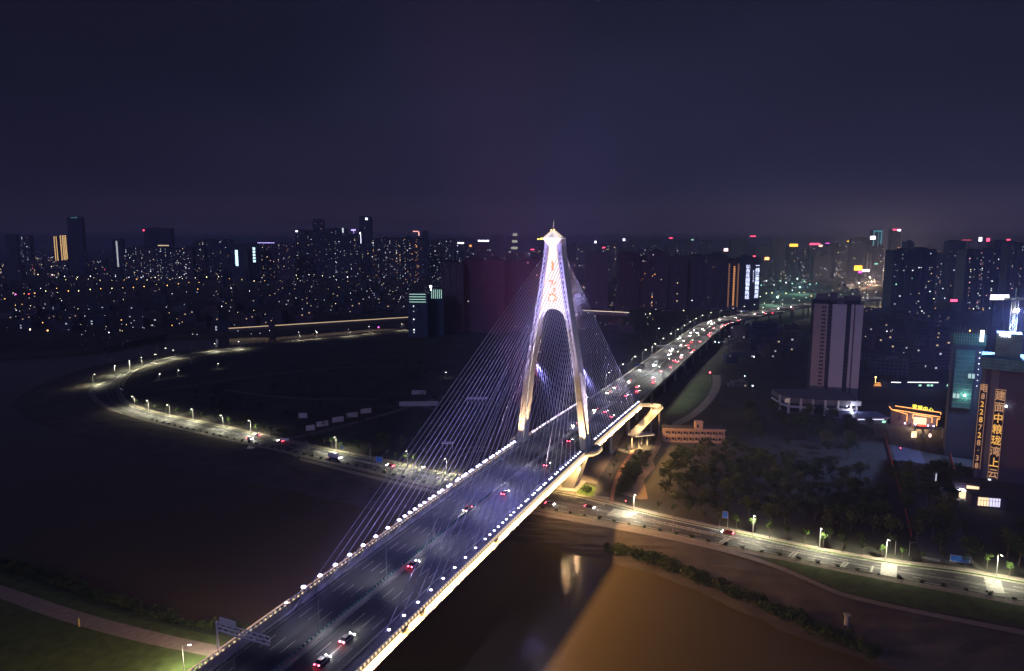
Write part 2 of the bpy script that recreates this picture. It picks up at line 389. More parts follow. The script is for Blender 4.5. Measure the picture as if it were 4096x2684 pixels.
road('concrete_track', [G(*p) for p in ((2690, 1690), (2755, 1660), (2820, 1600), (2852, 1545), (2850, 1500))], [G(*p) for p in ((2690, 1712), (2765, 1682), (2845, 1615), (2885, 1550), (2882, 1500))], mat('pale_concrete', (0.30, 0.27, 0.25), 0.9, var=0.2, scale=.1), 0.02, 30)
sheet('green_field', [G(*p) for p in ((2660, 1660), (2720, 1590), (2800, 1500), (2850, 1500), (2850, 1555), (2800, 1610), (2740, 1650))], mat('pale_grass', (0.09, 0.13, 0.06), .95, var=.3, scale=.05), -0.02)
road('promenade', [G(*p) for p in ((2438, 2098), (2700, 2148), (2923, 2198), (3111, 2258), (3287, 2335), (3375, 2375), (3700, 2446), (4200, 2540))], [G(*p) for p in ((2438, 2112), (2700, 2162), (2923, 2214), (3111, 2274), (3287, 2352), (3375, 2391), (3700, 2462), (4200, 2562))], M_PAVE, 0.02, 60)
road('promenade', [G(*p) for p in ((1200, 1832), (1478, 1900), (1727, 1958), (2000, 2020), (2438, 2098))], [G(*p) for p in ((1200, 1842), (1478, 1913), (1727, 1972), (2000, 2034), (2438, 2112))], M_PAVE, 0.02, 60)
sheet('grass_slope', [G(*p) for p in ((2960, 2200), (3157, 2240), (3486, 2305), (3603, 2330), (4096, 2420), (4300, 2500), (4096, 2505), (3700, 2440), (3375, 2368), (3111, 2252))], M_GRASS, 0.0)
sheet('site_road', [G(*p) for p in ((3540, 1690), (3640, 1690), (3700, 1850), (3830, 2060), (3900, 2260), (3700, 2245), (3662, 2160), (3600, 1900))], mat('dusty_asphalt', (0.10, 0.10, 0.12), .9, var=.2, scale=.03), 0.0)
sheet('shop_forecourt', [G(*p) for p in ((3700, 1985), (3760, 1950), (3840, 1940), (3885, 1995), (3800, 2005))], M_CONC, 0.03)

# ------------------------------------------------------------------ the bridge
bridge = thing('cable_stayed_bridge', 'floodlit white cable-stayed bridge with A-shaped pylon crossing the river', 'bridge', Bp(321, 0, 0), HEAD)
BINV = (Matrix.Translation(bridge.location) @ Matrix.Rotation(HEAD, 4, 'Z')).inverted()
def bpart(name, mb, m, label=None, parent=None):
    me = mb.mesh(name, m); me.transform(BINV); o = link(name, me, parent or bridge)
    if label: o['label'] = label
    return o
SL = lambda a, b, st: [a + (b - a) * i / max(1, round((b - a) / st)) for i in range(max(1, round((b - a) / st)) + 1)]
def sweep(mb, prof, ss, P=Bp, Z=zd):          # prof: list of (a, dz) closed
    mb.loft([[P(s, a, Z(s) + dz) for a, dz in prof] for s in ss])
S0, S1 = 62.0, 436.0
ss = SL(S0, S1, 8)
mb = MB(); sweep(mb, [(-19, -0.1), (-19, -0.9), (-17, -2.6), (-6, -3.4), (6, -3.4), (17, -2.6), (19, -0.9), (19, -0.1)], ss); bpart('deck', mb, M_CONC)
for a0, a1 in ((-14.6, -1.0), (1.0, 14.6)):
    mb = MB(); sweep(mb, [(a0, -0.095), (a1, -0.095), (a1, 0.0), (a0, 0.0)], ss); bpart('carriageway', mb, mat('deck_asphalt', (.062, .060, .060), .62, var=.55, scale=1.0, stretch=(.85, .018, 1)))
for a0, a1 in ((-18.6, -14.6), (14.6, 18.6)):
    mb = MB(); sweep(mb, [(a0, -0.095), (a1, -0.095), (a1, 0.22), (a0, 0.22)], ss); bpart('sidewalk', mb, mat('sidewalk_tiles', (0.11, 0.105, 0.105), 0.85, var=0.3, scale=1.5))
mb = MB(); sweep(mb, [(-0.5, -0.09), (0.5, -0.09), (0.25, 0.85), (-0.25, 0.85)], ss)
sweep(mb, [(-1.0, -0.09), (-0.62, -0.09), (-0.62, 0.3), (-1.0, 0.3)], ss); sweep(mb, [(0.62, -0.09), (1.0, -0.09), (1.0, 0.3), (0.62, 0.3)], ss)
bpart('median_barrier', mb, M_CONC)
mb = MB()
for s in SL(S0, 245, 1.6):
    mb.beam(Bp(s, 0, zd(s) + 1.25), Bp(s + 0.25, 0.05, zd(s) + 1.25), 0.5, 0.8)
sweep(mb, [(-0.06, 0.85), (0.06, 0.85), (0.06, 0.95), (-0.06, 0.95)], SL(S0, 245, 8))
bpart('glare_screen', mb, mat('teal_panel', (0.05, 0.20, 0.18), 0.5, var=0.1))
mb = MB()
for a in (-11.3, -8.0, -4.6, 4.6, 8.0, 11.3):
    s = 66 + (3 if a > 0 else 0)
    while s < S1 - 8:
        mb.beam(Bp(s, a, zd(s) + 0.02), Bp(s + 6, a, zd(s + 6) + 0.02), 0.26, 0.02); s += 15
for a in (-14.1, -1.35, 1.35, 14.1):
    q = ss
    for s, t in zip(q[:-1], q[1:]): mb.beam(Bp(s, a, zd(s) + 0.02), Bp(t, a, zd(t) + 0.02), 0.2, 0.02)
bpart('lane_markings', mb, M_MARK)
for s in (96, 158, 221, 283, 344, 405):
    mb = MB(); mb.beam(Bp(s, -14.5, zd(s) + .025), Bp(s, 14.5, zd(s) + .025), .5, .02); bpart('expansion_joint', mb, M_DARKST)
for sg in (-1, 1):
    mb = MB()
    for z_, h, w in ((1.15, 0.12, 0.16), (0.3, 0.1, 0.1)):
        sweep(mb, [(sg * 18.8 - w / 2, z_), (sg * 18.8 + w / 2, z_), (sg * 18.8 + w / 2, z_ + h), (sg * 18.8 - w / 2, z_ + h)], ss)
    for s in SL(S0, S1, 1.6): mb.beam(Bp(s, sg * 18.8, zd(s) + 0.1), Bp(s, sg * 18.8, zd(s) + 1.35), 0.3, 0.3)
    bpart('railing', mb, M_WHITE)
    mb = MB(); sweep(mb, [(sg * 18.6, 0.12), (sg * 19.02, 0.12), (sg * 19.02, -0.1), (sg * 18.6, -0.1)], ss)
    sweep(mb, [(sg * 18.6, -1.42), (sg * 20.45, -1.42), (sg * 20.45, -1.16), (sg * 19.03, -1.16), (sg * 19.03, -0.12), (sg * 18.6, -0.12)], ss); bpart('fascia_ledge', mb, M_CONC)
    # guard rail between road and pavement
    mb = MB()
    for z_ in (0.55, 0.85): sweep(mb, [(sg * 14.75 - .05, z_), (sg * 14.75 + .05, z_), (sg * 14.75 + .05, z_ + .1), (sg * 14.75 - .05, z_ + .1)], ss)
    for s in SL(S0, S1, 4): mb.beam(Bp(s, sg * 14.75, zd(s) + 0.2), Bp(s, sg * 14.75, zd(s) + 0.9), 0.15, 0.15)
    bpart('guard_rail', mb, M_STEEL)
    # warm linear light along the fascia, in runs with dark joints
    runs = [(64, 118), (119, 146.5), (150, 156), (159, 206), (210, 311), (331, 434)] if sg > 0 else [(64, 146), (151, 178), (180, 206), (209, 311), (331, 434)]
    mb = MB()
    for a, b in runs:
        sweep(mb, [(sg * 19.04, -0.28), (sg * 19.16, -0.28), (sg * 19.16, -0.12), (sg * 19.04, -0.12)], SL(a, b, 8))
        if sg < 0: sweep(mb, [(-19.1, 0.95), (-18.93, 0.95), (-18.93, 1.35), (-19.1, 1.35)], SL(a, b, 8))
    ls = bpart('light_strip', mb, M_STRIP if sg > 0 else glow('peach_strip', (1, .58, .36), .95))
    for a, b in runs:
        for u, v in zip(SL(a, b, 26)[:-1], SL(a, b, 26)[1:]):
            m_ = (u + v) / 2; p = Bp(m_, sg * 19.30, zd(m_) - 0.20)
            l = lamp('AREA', 'strip_light', p, (720 if sg > 0 else 55) * (v - u), (1.0, 0.52, 0.17), None, v - u, sy=0.10)
            d_ = Vector((ST, CT, (zd(v) - zd(u)) / (v - u))).normalized(); o_v = Bp(0, sg, 0) - Bp(0, 0, 0)
            zz = -(o_v * 0.62 + Vector((0, 0, -0.78))).normalized()       # light points outward and down
            yy = zz.cross(d_).normalized(); zz = d_.cross(yy)
            l.matrix_world = Matrix.Translation(p) @ Matrix((d_, yy, zz)).transposed().to_4x4()
            l.parent = bridge; l.matrix_parent_inverse = BINV
    # balusters, the strip's warm light on them put in as glow
    mb = MB(); nb_ = 0
    for s in SL(114 if sg > 0 else 66, S1, 1.6 if sg > 0 else 1.9):
        if 312 < s < 330: continue
        one = MB() if (sg > 0 and nb_ < 100) else mb
        one.beam(Bp(s, sg * 18.80, zd(s) + 0.13), Bp(s, sg * 18.80, zd(s) + (0.85 if sg > 0 else .5)), 0.42, 0.42)
        if one is not mb: bpart('baluster_light', one, M_SOFTW)
        nb_ += 1
    bpart('glowing_balusters', mb, M_SOFTW)['kind'] = 'stuff'

# pylon
PA = -0.7
def leg_out(z): 
    P = ((0, 12.5), (20, 18.9), (24, 18.9), (57, 15.0), (95, 8.3), (120, 4.55), (127, 4.3))
    for (z0, v0), (z1, v1) in zip(P[:-1], P[1:]):
        if z <= z1: return v0 + (v1 - v0) * (z - z0) / (z1 - z0)
    return P[-1][1]
def leg_w(z): return lerp(3.4, 2.5, min(1, max(0, (z - 20) / 70)))
def leg_s(z): t = min(1, max(0, (z - 20) / 100)); return 317.0 + 0.5 * t, 325.5 - 0.9 * t
def ringleg(sg, z, w, so=None):
    o = leg_out(z); s0, s1 = leg_s(z); c = 0.25
    a0, a1 = PA + sg * (o - w), PA + sg * o
    lo, hi = min(a0, a1), max(a0, a1)
    return [Bp(s0, lo + c, z), Bp(s0, hi - c, z), Bp(s0 + c, hi, z), Bp(s1 - c, hi, z), Bp(s1, hi - c, z), Bp(s1, lo + c, z), Bp(s1 - c, lo, z), Bp(s0 + c, lo, z)]
ZL = [20, 28, 36, 44, 52, 60, 68, 76, 84, 92, 100, 108, 116, 122, 126.5]
for sg in (-1, 1):
    mb = MB(); mb.loft([ringleg(sg, z, leg_w(z)) for z in ZL])
    lg = bpart('pylon_leg', mb, M_PYL)
    for z in (32, 46, 60, 74, 88, 102, 116):                    # casting joints
        mb = MB()
        r0 = ringleg(sg, z, leg_w(z)); r1 = ringleg(sg, z + .25, leg_w(z))
        c = sum(r0, Vector()) / 8; mb.loft([[p + (p - c).normalized() * .06 for p in r0], [p + (p - c).normalized() * .06 for p in r1]]); bpart('joint_band', mb, M_CONC, None, lg)
    mb = MB(); mb.loft([ringleg(sg, z, lerp(6.3, 4.4, z / 19)) for z in (-0.5, 19.2)])
    bpart('lower_leg', mb, M_CONC)
    # anchor tubes
    for k in range(23):
        z = 118.6 - k * 2.35; a = PA + sg * (leg_out(z) - leg_w(z) * .5)
        for s_e, s_d in ((leg_s(z)[0] - .05, 144 + k * 7.4), (leg_s(z)[1] + .05, 433 - k * 4.35)):
            d = (Bp(s_d, sg * 15.4, 20) - Bp(s_e, a, z)).normalized(); p = Bp(s_e, a, z); mb = MB(); mb.tube(p - d * .3, p + d * 1.5, .34, .3, 8); bpart('anchor_tube', mb, M_PYL, None, lg)
    # viewing platform round the leg
    a_o = PA + sg * 18.9; zz = zd(321)
    oct_ = [(311.5, sg * 19.0), (314, sg * 22.6), (318, sg * 24.0), (325, sg * 24.0), (329, sg * 22.6), (331.5, sg * 19.0)]
    pts = [Bp(s, a) for s, a in oct_]
    mb = MB(); mb.prism([p.xy for p in pts], zz - 1.2, zz + 0.1); pl = bpart('viewing_platform', mb, M_CONC)
    mb = MB(); mbl = MB(); mbs = MB()
    for p, q in zip(pts[:-1], pts[1:]):
        c = Bp(321, sg * 19); i0 = lambda v, k: Vector((*(c + (v - c) * k).xy, 0))
        pi, qi = i0(p, .97), i0(q, .97); po, qo = i0(p, 1.01), i0(q, 1.01)
        mb.beam((*pi.xy, zz + 1.25), (*qi.xy, zz + 1.25), .15, .12)
        n = max(2, int((q - p).length / 1.1))
        for i in range(n):
            t = (i + .5) / n; v = pi.lerp(qi, t); mb.beam((*v.xy, zz + .1), (*v.xy, zz + 1.2), .14, .14)
            if i % 1 == 0: mbl.ball((*v.xy, zz + .45), .17, 6, 4)
        mbs.beam((*po.xy, zz - .45), (*qo.xy, zz - .45), .12, .4)
    bpart('platform_railing', mb, M_WHITE); bpart('railing_glow', mbl, M_SOFTW); bpart('platform_light_band', mbs, M_STRIP)  # light on the railing posts put in as small glowing balls
# plinths
mb = MB()
for sg in (-1, 1): mb.prism([Bp(s, PA + sg * a).xy for s, a in ((313, 4), (313, 15), (330, 15), (330, 4))], -0.3, 0.5)
bpart('pylon_footing', mb, M_CONC)
mb = MB(); mb.loft([[Bp(s, a, z) for s, a in ((318.5, -17), (318.5, 17), (324.5, 17), (324.5, -17))] for z in (15.2, 17.2)]); bpart('cross_beam', mb, M_CONC)
# web panel with the arch, its cream brightness set by emission
prof = []
def inn(z): return leg_out(z) - leg_w(z)
top = [(PA - inn(121.5) + .03, 121.5)]; zs_ = [121.5, 116, 110, 104, 98, 92, 88.0, 86.0]
left = [(PA - inn(z) + .04, z) for z in zs_]; right = [(PA + inn(z) - .04, z) for z in zs_][::-1]
r_a = inn(86) - 0.5; arch = []
for i in range(0, 13):
    t = math.pi * i / 12; arch.append((PA - r_a * math.cos(t), 86 + 5.6 * math.sin(t)))
outline = left + arch + right
M_PANEL = glow('panel_glow', (1.0, 0.89, 0.72), 1.12)
def slab(mb, out, s0, s1):
    n = len(out); mb.loft([[Bp(s0, a, z) for a, z in out], [Bp(s1, a, z) for a, z in out]], caps=False)
    for s in (s0, s1):
        k = len(arch); la = left; ra = right[::-1]
        # fill as quads row by row (left edge - right edge) above the arch
        rows_ = list(zip(la, ra))
        for (l0, r0), (l1, r1) in zip(rows_[:-1], rows_[1:]):
            if l1[1] >= 91.9: mb.add([Bp(s, *l0), Bp(s, *r0), Bp(s, *r1), Bp(s, *l1)], [(0, 1, 2, 3)])
        l92 = (PA - inn(92) + .04, 92.0); r92 = (PA + inn(92) - .04, 92.0)
        h = k // 2
        mb.add([Bp(s, *l92)] + [Bp(s, *p) for p in (left[6:] + arch[:h + 1])] , [tuple(range(len(left[6:]) + h + 2))])
        mb.add([Bp(s, *r92)] + [Bp(s, *p) for p in (right[:2][::-1] + arch[h:][::-1])], [tuple(range(2 + h + 2))])
        mb.add([Bp(s, *l92), Bp(s, *arch[h]), Bp(s, *r92)], [(0, 1, 2)])
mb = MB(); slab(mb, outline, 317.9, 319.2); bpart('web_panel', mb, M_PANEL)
mb = MB(); slab(mb, outline, 319.25, 324.4); bpart('panel_core', mb, M_PYL)
# white edge lining of the arch, running down both inner faces, bright by emission
for sg in (-1, 1):
    mb = MB(); zs2 = [86, 78, 70, 60, 50, 40, 30, 24]
    for z0, z1 in zip(zs2[:-1], zs2[1:]):
        p, q = Bp(317.6, PA + sg * (inn(z0) - .12), z0), Bp(317.5, PA + sg * (inn(z1) - .12), z1); mb.beam(p, q, .22, .3)
    bpart('edge_lining', mb, glow('lining_glow', (1.0, 0.88, 0.78), 0.75))
mb = MB()
for p, q in zip(arch[:-1], arch[1:]): mb.beam(Bp(317.7, *p), Bp(317.7, *q), .5, .45)
bpart('arch_rim', mb, glow('rim_glow', (1.0, 0.93, 0.82), 1.15))
mb = MB()
for A2 in (left[:-1], right[::-1][:-1]):
    for p, q in zip(A2[:-1], A2[1:]): mb.beam(Bp(317.75, *p), Bp(317.75, *q), .14, .14)
bpart('amber_outline', mb, glow('amber_line', (1.0, 0.42, 0.10), 1.2))
# relief ornament on the panel
def petal(mb, a, z, r, ang, w, s=317.55, l=1.0):
    ca, sa = math.cos(ang), math.sin(ang)
    pts = [(0, 0), (.3 * r, .5 * w), (.7 * r, .45 * w), (r, 0), (.7 * r, -.35 * w), (.3 * r, -.5 * w)]
    mb.loft([[Bp(s0, a + x * ca - y * sa, z + x * sa + y * ca) for x, y in pts] for s0 in (s, 317.95)])
ro_ = random.Random(5)
mb = MB()
for i in range(9): petal(mb, PA - .1, 96.6, ro_.uniform(2.0, 3.0), math.pi * 2 * i / 9 + .2, 1.2)
for i in range(6): petal(mb, PA + ro_.uniform(-.8, .8), 99.5 + i * .9, 1.7, R(60 + 35 * (i % 3) - 20), .9)
for i in range(4): petal(mb, PA - .2, 110 + i * 1.05, 1.9, R(75 + 20 * (i % 2)), 1.0)
for i in range(3): petal(mb, PA + .9 - i * .9, 103.6 + i * .5, 1.6, R(50 + 50 * i), .8)
bpart('amber_ornament', mb, mat('ornament_amber', (0.75, 0.22, 0.05), .5, var=0.2, scale=1.0, em=(1.0, 0.22, 0.04), es=0.8))
mb = MB()
for i in range(7): petal(mb, PA - .1, 96.8, ro_.uniform(1.3, 1.9), math.pi * 2 * i / 7, 1.1, 317.45)
for i in range(4): petal(mb, PA + (i - 1.5) * .5, 101 + .3 * i, 1.3, R(90 - 25 * (i - 1.5)), .7, 317.45)
bpart('white_ornament', mb, glow('ornament_white', (1, .9, .7), 1.6))
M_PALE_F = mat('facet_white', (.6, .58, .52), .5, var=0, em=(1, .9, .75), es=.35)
# crystal finial and spire
cs, cz = 318.4, 125.7
def octp(w, z): return [Bp(cs - w, PA, z), Bp(cs, PA + w, z), Bp(cs + w, PA, z), Bp(cs, PA - w, z)]
def octf(w, z, d=3.4): return [Bp(cs - d * w / 4.4, PA - w, z), Bp(cs - d * w / 4.4, PA + w, z), Bp(cs + d * w / 4.4, PA + w, z), Bp(cs + d * w / 4.4, PA - w, z)]
mb = MB()
mb.loft([octf(1.6, 121.3), octf(1.8, 122.3), octf(4.4, 125.9), octf(1.0, 129.4)])
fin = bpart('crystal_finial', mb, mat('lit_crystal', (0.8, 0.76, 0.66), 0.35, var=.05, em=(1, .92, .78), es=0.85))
mb = MB()
for i in range(4):
    p, q = octf(4.4, 125.9), octf(1.0, 129.4); r_ = octf(1.8, 122.3)
    mb.beam(p[i], q[i], .22, .22); mb.beam(p[i], r_[i], .2, .2)
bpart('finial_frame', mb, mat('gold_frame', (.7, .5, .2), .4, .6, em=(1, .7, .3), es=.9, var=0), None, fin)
mb = MB()
mb.add([Bp(cs - 3.3, PA - 1.7, 126.5), Bp(cs - 3.3, PA + 1.7, 126.5), Bp(cs - 1.75, PA, 128.5), Bp(cs - 2.6, PA, 126.3)], [(0, 1, 2), (0, 2, 3), (1, 3, 2), (0, 3, 1)])
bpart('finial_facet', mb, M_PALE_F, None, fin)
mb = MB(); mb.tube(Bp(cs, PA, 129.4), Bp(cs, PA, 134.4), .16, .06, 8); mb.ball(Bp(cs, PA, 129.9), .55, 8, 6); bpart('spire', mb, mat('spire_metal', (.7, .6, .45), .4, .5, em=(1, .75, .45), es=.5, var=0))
mb = MB()
for a in (-.8, .8): mb.ball(Bp(cs - .9, PA + a, 129.9), .28)
bpart('finial_lamps', mb, M_LAMPA)
mb = MB(); mb.ball(Bp(cs - 3.4, PA - 5.0, 125.7), .5); mb.ball(Bp(cs - 3.4, PA - 6.6, 125.5), .35); mb.beam(Bp(cs - 3.4, PA - 4, 125.6), Bp(cs - 3.4, PA - 7.2, 125.5), .12, .12)
bpart('beacon_arm', mb, glow('beacon_yellow', (1, .75, .1), 4))
# stay cables
nc = 23
DL = []
for sg in (-1, 1):
    for k in range(nc):
        z = 118.6 - k * 2.35; a = PA + sg * (leg_out(z) - leg_w(z) * .5)
        for s_e, s_d in ((leg_s(z)[0] - .1, 144 + k * 7.4), (leg_s(z)[1] + .1, 433 - k * 4.35)):
            if 309 < s_d < 333: s_d = 309 if s_d < 321 else 333
            top_p = Bp(s_e, a, z); bot = Bp(s_d, sg * 15.5, zd(s_d) + 0.2)
            mb = MB(); mb.tube(bot, top_p, 0.13, 0.13, 6, caps=False)
            d = (top_p - bot).normalized()
            c = bpart('stay_cable', mb, M_CABLE)
            DL.append((s_d, sg, top_p))
            mb = MB(); mb.tube(bot, bot + d * 3.0, .24, .2, 8); bpart('anchor_sleeve', mb, M_STEEL, None, c)
# approach piers under the far deck
for s in (384,):
    for a in (-10.5, 10.5):
        mb = MB(); mb.loft([[Bp(s + i, a + j, z) for i, j in ((-2.6, -2.2), (2.6, -2.2), (2.6, 2.2), (-2.6, 2.2))] for z in (-.3, zd(s) - 3)])
        mb.loft([[Bp(s + i, a + j, z) for i, j in ((-4, -3.5), (4, -3.5), (4, 3.5), (-4, 3.5))] for z in (-.3, .9)]); bpart('pier', mb, M_CONC)
for s in (428,):
    for a in (-12, -4.5, 4.5, 12):
        mb = MB(); mb.tube(Bp(s, a, -.3), Bp(s, a, zd(s) - 2.8), 1.4, 1.4, 14); bpart('pier', mb, M_CONC)
for s in (78, 130):
    for a in (-11, 11):
        mb = MB(); mb.loft([[Bp(s + i, a + j, z) for i, j in ((-2, -2.2), (2, -2.2), (2, 2.2), (-2, 2.2))] for z in (-8, zd(s) - 3)]); bpart('pier', mb, M_CONC)

# ------------------------------------------------------------------ lights of the bridge
def blight(kind, name, p, e, c, **k):
    o = lamp(kind, name, p, e, c, None, **k); o.parent = bridge; o.matrix_parent_inverse = BINV; return o
WARM = (1.0, 0.62, 0.30); VIO = (0.42, 0.32, 1.0); MAG = (1.0, 0.10, 0.35)
for sg in (-1, 1):
    # floods at the leg feet, shining up the concrete
    for s, a, e, c, zt, an in ((314.6, -1.0, 24000, WARM, 50, 36), (314.6, 1.5, 16000, WARM, 42, 36), (321, 4.5, 22000, WARM, 50, 24), (321, -5.0, 24000, WARM, 55, 26)):
        p = Bp(s, PA + sg * (16.8 + a), 21.8)
        blight('SPOT', 'leg_flood', p, e * 7.0, c, size=.3, target=Bp(321 if s > 316 else 317, PA + sg * (leg_out(zt) - 1.2), zt), angle=an, blend=.6)
    blight('SPOT', 'leg_flood_violet', Bp(262, sg * 17, 23), 200000, (.85, .66, .80), size=.5, target=Bp(317, PA + sg * 10, 80), angle=26, blend=.8)
    blight('SPOT', 'leg_flood_violet', Bp(285, sg * 18.4, 22), 90000, (.80, .62, .85), size=.5, target=Bp(321, PA + sg * 6, 100), angle=40, blend=.6)
    blight('SPOT', 'leg_flood_violet', Bp(322, sg * 22.8, 21), 480000, (.80, .64, .92), size=.5, target=Bp(321, PA + sg * 11.5, 62), angle=19, blend=.8)
    for s, a in ((316.2, 15.0), (316.2, 17.2), (326.3, 16), (321, 19.5)):       # down-lights under the platform
        blight('SPOT', 'pier_downlight', Bp(s - 4.2 if s < 320 else s + 1, PA + sg * (a + (1.5 if a > 18 else 0)), 16.4 if a < 18 else 18.6), 24000, (1, .62, .25), size=.2, target=Bp(s, PA + sg * 12.5, 0), angle=90, blend=.7)
for s_, zt_, e_ in ((200, 62, 420000), (262, 66, 110000), (372, 62, 160000), (140, 70, 560000)):        # violet spots added on the pylon to tint the deck, no fixtures
    for sg in (-1, 1):
        blight('SPOT', 'deck_fill', Bp(316.3 if s_ < 320 else 326.2, PA + sg * (leg_out(zt_) - 1), zt_), e_, (.34, .32, 1.0), size=.5, target=Bp(s_, sg * 1.5, 20), angle=36 if s_ > 150 else 22, blend=.9)
blight('SPOT', 'cable_flood_magenta', Bp(296, -18, 22), 420000, MAG, size=.5, target=Bp(300, -7, 106), angle=26, blend=.6)
blight('SPOT', 'cable_flood_magenta', Bp(330, -18, 22), 2400000, MAG, size=.5, target=Bp(318, -24, 104), angle=30, blend=.9)
blight('SPOT', 'cable_flood_magenta', Bp(326.5, PA - 8.5, 104), 1500000, MAG, size=.5, target=Bp(880, -190, 66), angle=34, blend=1.0)


# deck-edge floodlights: one at the foot of every cable
def make_deck_lamp():
    t = thing('deck_lamp', 'violet-white disc lamp on a short post', 'lamp', (0, 0, 0))
    mb = MB(); mb.tube((0, 0, 0), (0, 0, 1.5), .06, .05, 8); mb.tube((0, 0, 0), (0, 0, .12), .16, .16, 8); mb.build('post', M_STEEL, t)
    mb = MB(); mb.tube((0, 0, 1.5), (0, 0, 1.72), .20, .42, 12); mb.build('housing', M_DARKST, t)
    mb = MB(); mb.ball((0, 0, 1.80), .46, 12, 6, .55); mb.build('lens', M_LAMPW, t)
    return t
dl0 = make_deck_lamp(); first = True; kids(dl0)
for sg in (-1, 1):
    for s_ in SL(206, 309, 3.55) + SL(334, 434, 3.4):
        if min(abs(s_ - q[0] + 1) for q in DL if q[1] == sg) > 1.7: DL.append((s_ + 1, sg, None))
for i, (s_d, sg, tp) in enumerate(DL):
    p = Bp(s_d - 1.0, sg * 17.4, zd(s_d) + .2)
    lab = ('violet-white disc lamp along the left pavement before the pylon' if s_d < 321 else 'violet-white disc lamp on the left pavement beyond the pylon') if sg < 0 else \
          ('violet-white disc lamp along the right pavement before the pylon' if s_d < 321 else 'violet-white disc lamp on the right pavement beyond the pylon')
    grp = {(-1, True): 'left pavement lamps before the pylon', (-1, False): 'left pavement lamps beyond the pylon', (1, True): 'right pavement lamps before the pylon', (1, False): 'right pavement lamps beyond the pylon'}[(sg, s_d < 321)]
    if first: dl0.location = p; t = dl0; t['label'] = lab; t['group'] = grp; first = False
    else: t = dup(dl0, p, 0, lab, grp, 1.6 if sg < 0 and s_d < 321 else 1.0)
    if tp is None: continue
    L = (tp - p).length
    q = p + Vector((0, 0, 1.9)); aim = q.lerp(tp, .42 if s_d < 321 else .25)
    l = lamp('SPOT', 'cable_spot', q, (215 if s_d < 321 else 800) * L * L ** .5, (.42, .38, 1.0), None, size=.25, target=aim, angle=21 if s_d < 321 else 30, blend=.7)
    l.parent = t; l.matrix_parent_inverse = (Matrix.Translation(t.location) @ Matrix.Diagonal((*t.scale, 1))).inverted()
    if i % 2 == 0:
        l = lamp('SPOT', 'deck_spill', p + Vector((0, 0, 2.3)), 380, (.30, .27, 1.0), None, size=.3, target=Bp(s_d - 1, sg * 11, zd(s_d)), angle=140, blend=.8); l.parent = t; l.matrix_parent_inverse = (Matrix.Translation(t.location) @ Matrix.Diagonal((*t.scale, 1))).inverted()
for s_ in SL(148, 306, 12.2):
    blight('SPOT', 'outer_fill', Bp(s_, -19.9, zd(s_) + 2.2), 9000, (.30, .27, 1.0), size=.3, target=Bp(s_, -42, 0), angle=125, blend=.9)  # added violet spots outside the railing, tinting the water
# lamp masts in the median
def make_mast():
    t = thing('median_mast', 'tall plain grey mast standing in the bridge median', 'lamp post', (0, 0, 0), HEAD)
    mb = MB(); mb.tube((0, 0, 0), (0, 0, 10.5), .16, .09, 10); mb.build('pole', M_STEEL, t)
    mb = MB(); mb.tube((0, 0, 0), (0, 0, .5), .26, .22, 10); mb.build('base', M_CONC, t)
    mb = MB()
    mb.m = 0
    for g in (-1, 1): mb.beam((0, 0, 10.4), (g * .9, 0, 10.55), .09, .09); mb.box((g * 1.1, 0, 10.55), (.6, .25, .12))
    mb.build('lamp_head', M_DARKST, t)
    for g in (-1, 1): l = lamp('SPOT', 'mast_light', (g * 1.1, 0, 10.4), 5200, (.85, .86, 1), None, size=.2, target=(g * 7, 0, 0), angle=95, blend=.9); l.parent = t
    return t
m0 = make_mast()
for i, s in enumerate((107, 136, 168, 197.5, 227, 256, 285, 313, 341, 370, 400, 430)):
    p = Bp(s, -0.0 if s > 350 else -.0, zd(s) + .85)
    if i == 0: m0.location = p; m0['group'] = 'masts in the bridge median'
    else: dup(m0, p, HEAD, None, 'masts in the bridge median')

# ------------------------------------------------------------------ elevated road beyond the bridge
VC = [(436, 0), (500, 0), (600, 0), (700, 0), (800, 0.5), (870, 1), (930, 4), (980, 13), (1030, 28), (1100, 50), (1170, 72), (1240, 92), (1310, 131), (1390, 172), (1500, 245), (1650, 345)]
vp = smooth([Vector((s, a, 0)) for s, a in VC], 2); vp = even(vp, 130)
def vpt(i, d, z):
    p = vp[i]; q = vp[min(i + 1, len(vp) - 1)]; o = vp[max(i - 1, 0)]; t = (q - o).normalized()
    return Bp(p.x + t.y * -d, p.y + t.x * d, z)
viad = thing('elevated_road', 'long elevated dual carriageway full of traffic curving away beyond the bridge', 'elevated road', Bp(436, 0, 0), HEAD)
VINV = (Matrix.Translation(viad.location) @ Matrix.Rotation(HEAD, 4, 'Z')).inverted()
def vz(i): return lerp(zd(436), 18.0, min(1, i / 8))
def vpart(name, mb, m):
    me = mb.mesh(name, m); me.transform(VINV); return link(name, me, viad)
def vsweep(mb, prof, i0=0, i1=None): mb.loft([[vpt(i, a, vz(i) + dz) for a, dz in prof] for i in range(i0, i1 or len(vp))])
mb = MB(); vsweep(mb, [(-17, -.1), (-17, -.9), (-13, -2), (13, -2), (17, -.9), (17, -.1)]); vpart('deck', mb, M_CONC)
for a0, a1 in ((-16.4, -.6), (.6, 16.4)):
    mb = MB(); vsweep(mb, [(a0, -.095), (a1, -.095), (a1, 0), (a0, 0)]); vpart('carriageway', mb, M_ASPH2)
for a in (-16.8, 0, 16.8):
    mb = MB(); vsweep(mb, [(a - .2, -.09), (a + .2, -.09), (a + .15, 1.0), (a - .15, 1.0)]); vpart('crash_barrier', mb, M_CONC)
mb = MB()
for a in (-12.5, -9, -5.5, 5.5, 9, 12.5):
    for i in range(0, len(vp) - 1):
        p, q = vpt(i, a, vz(i) + .02), vpt(i + 1, a, vz(i + 1) + .02); mb.beam(p, p.lerp(q, .45), .25, .02)
vpart('lane_markings', mb, M_MARK)
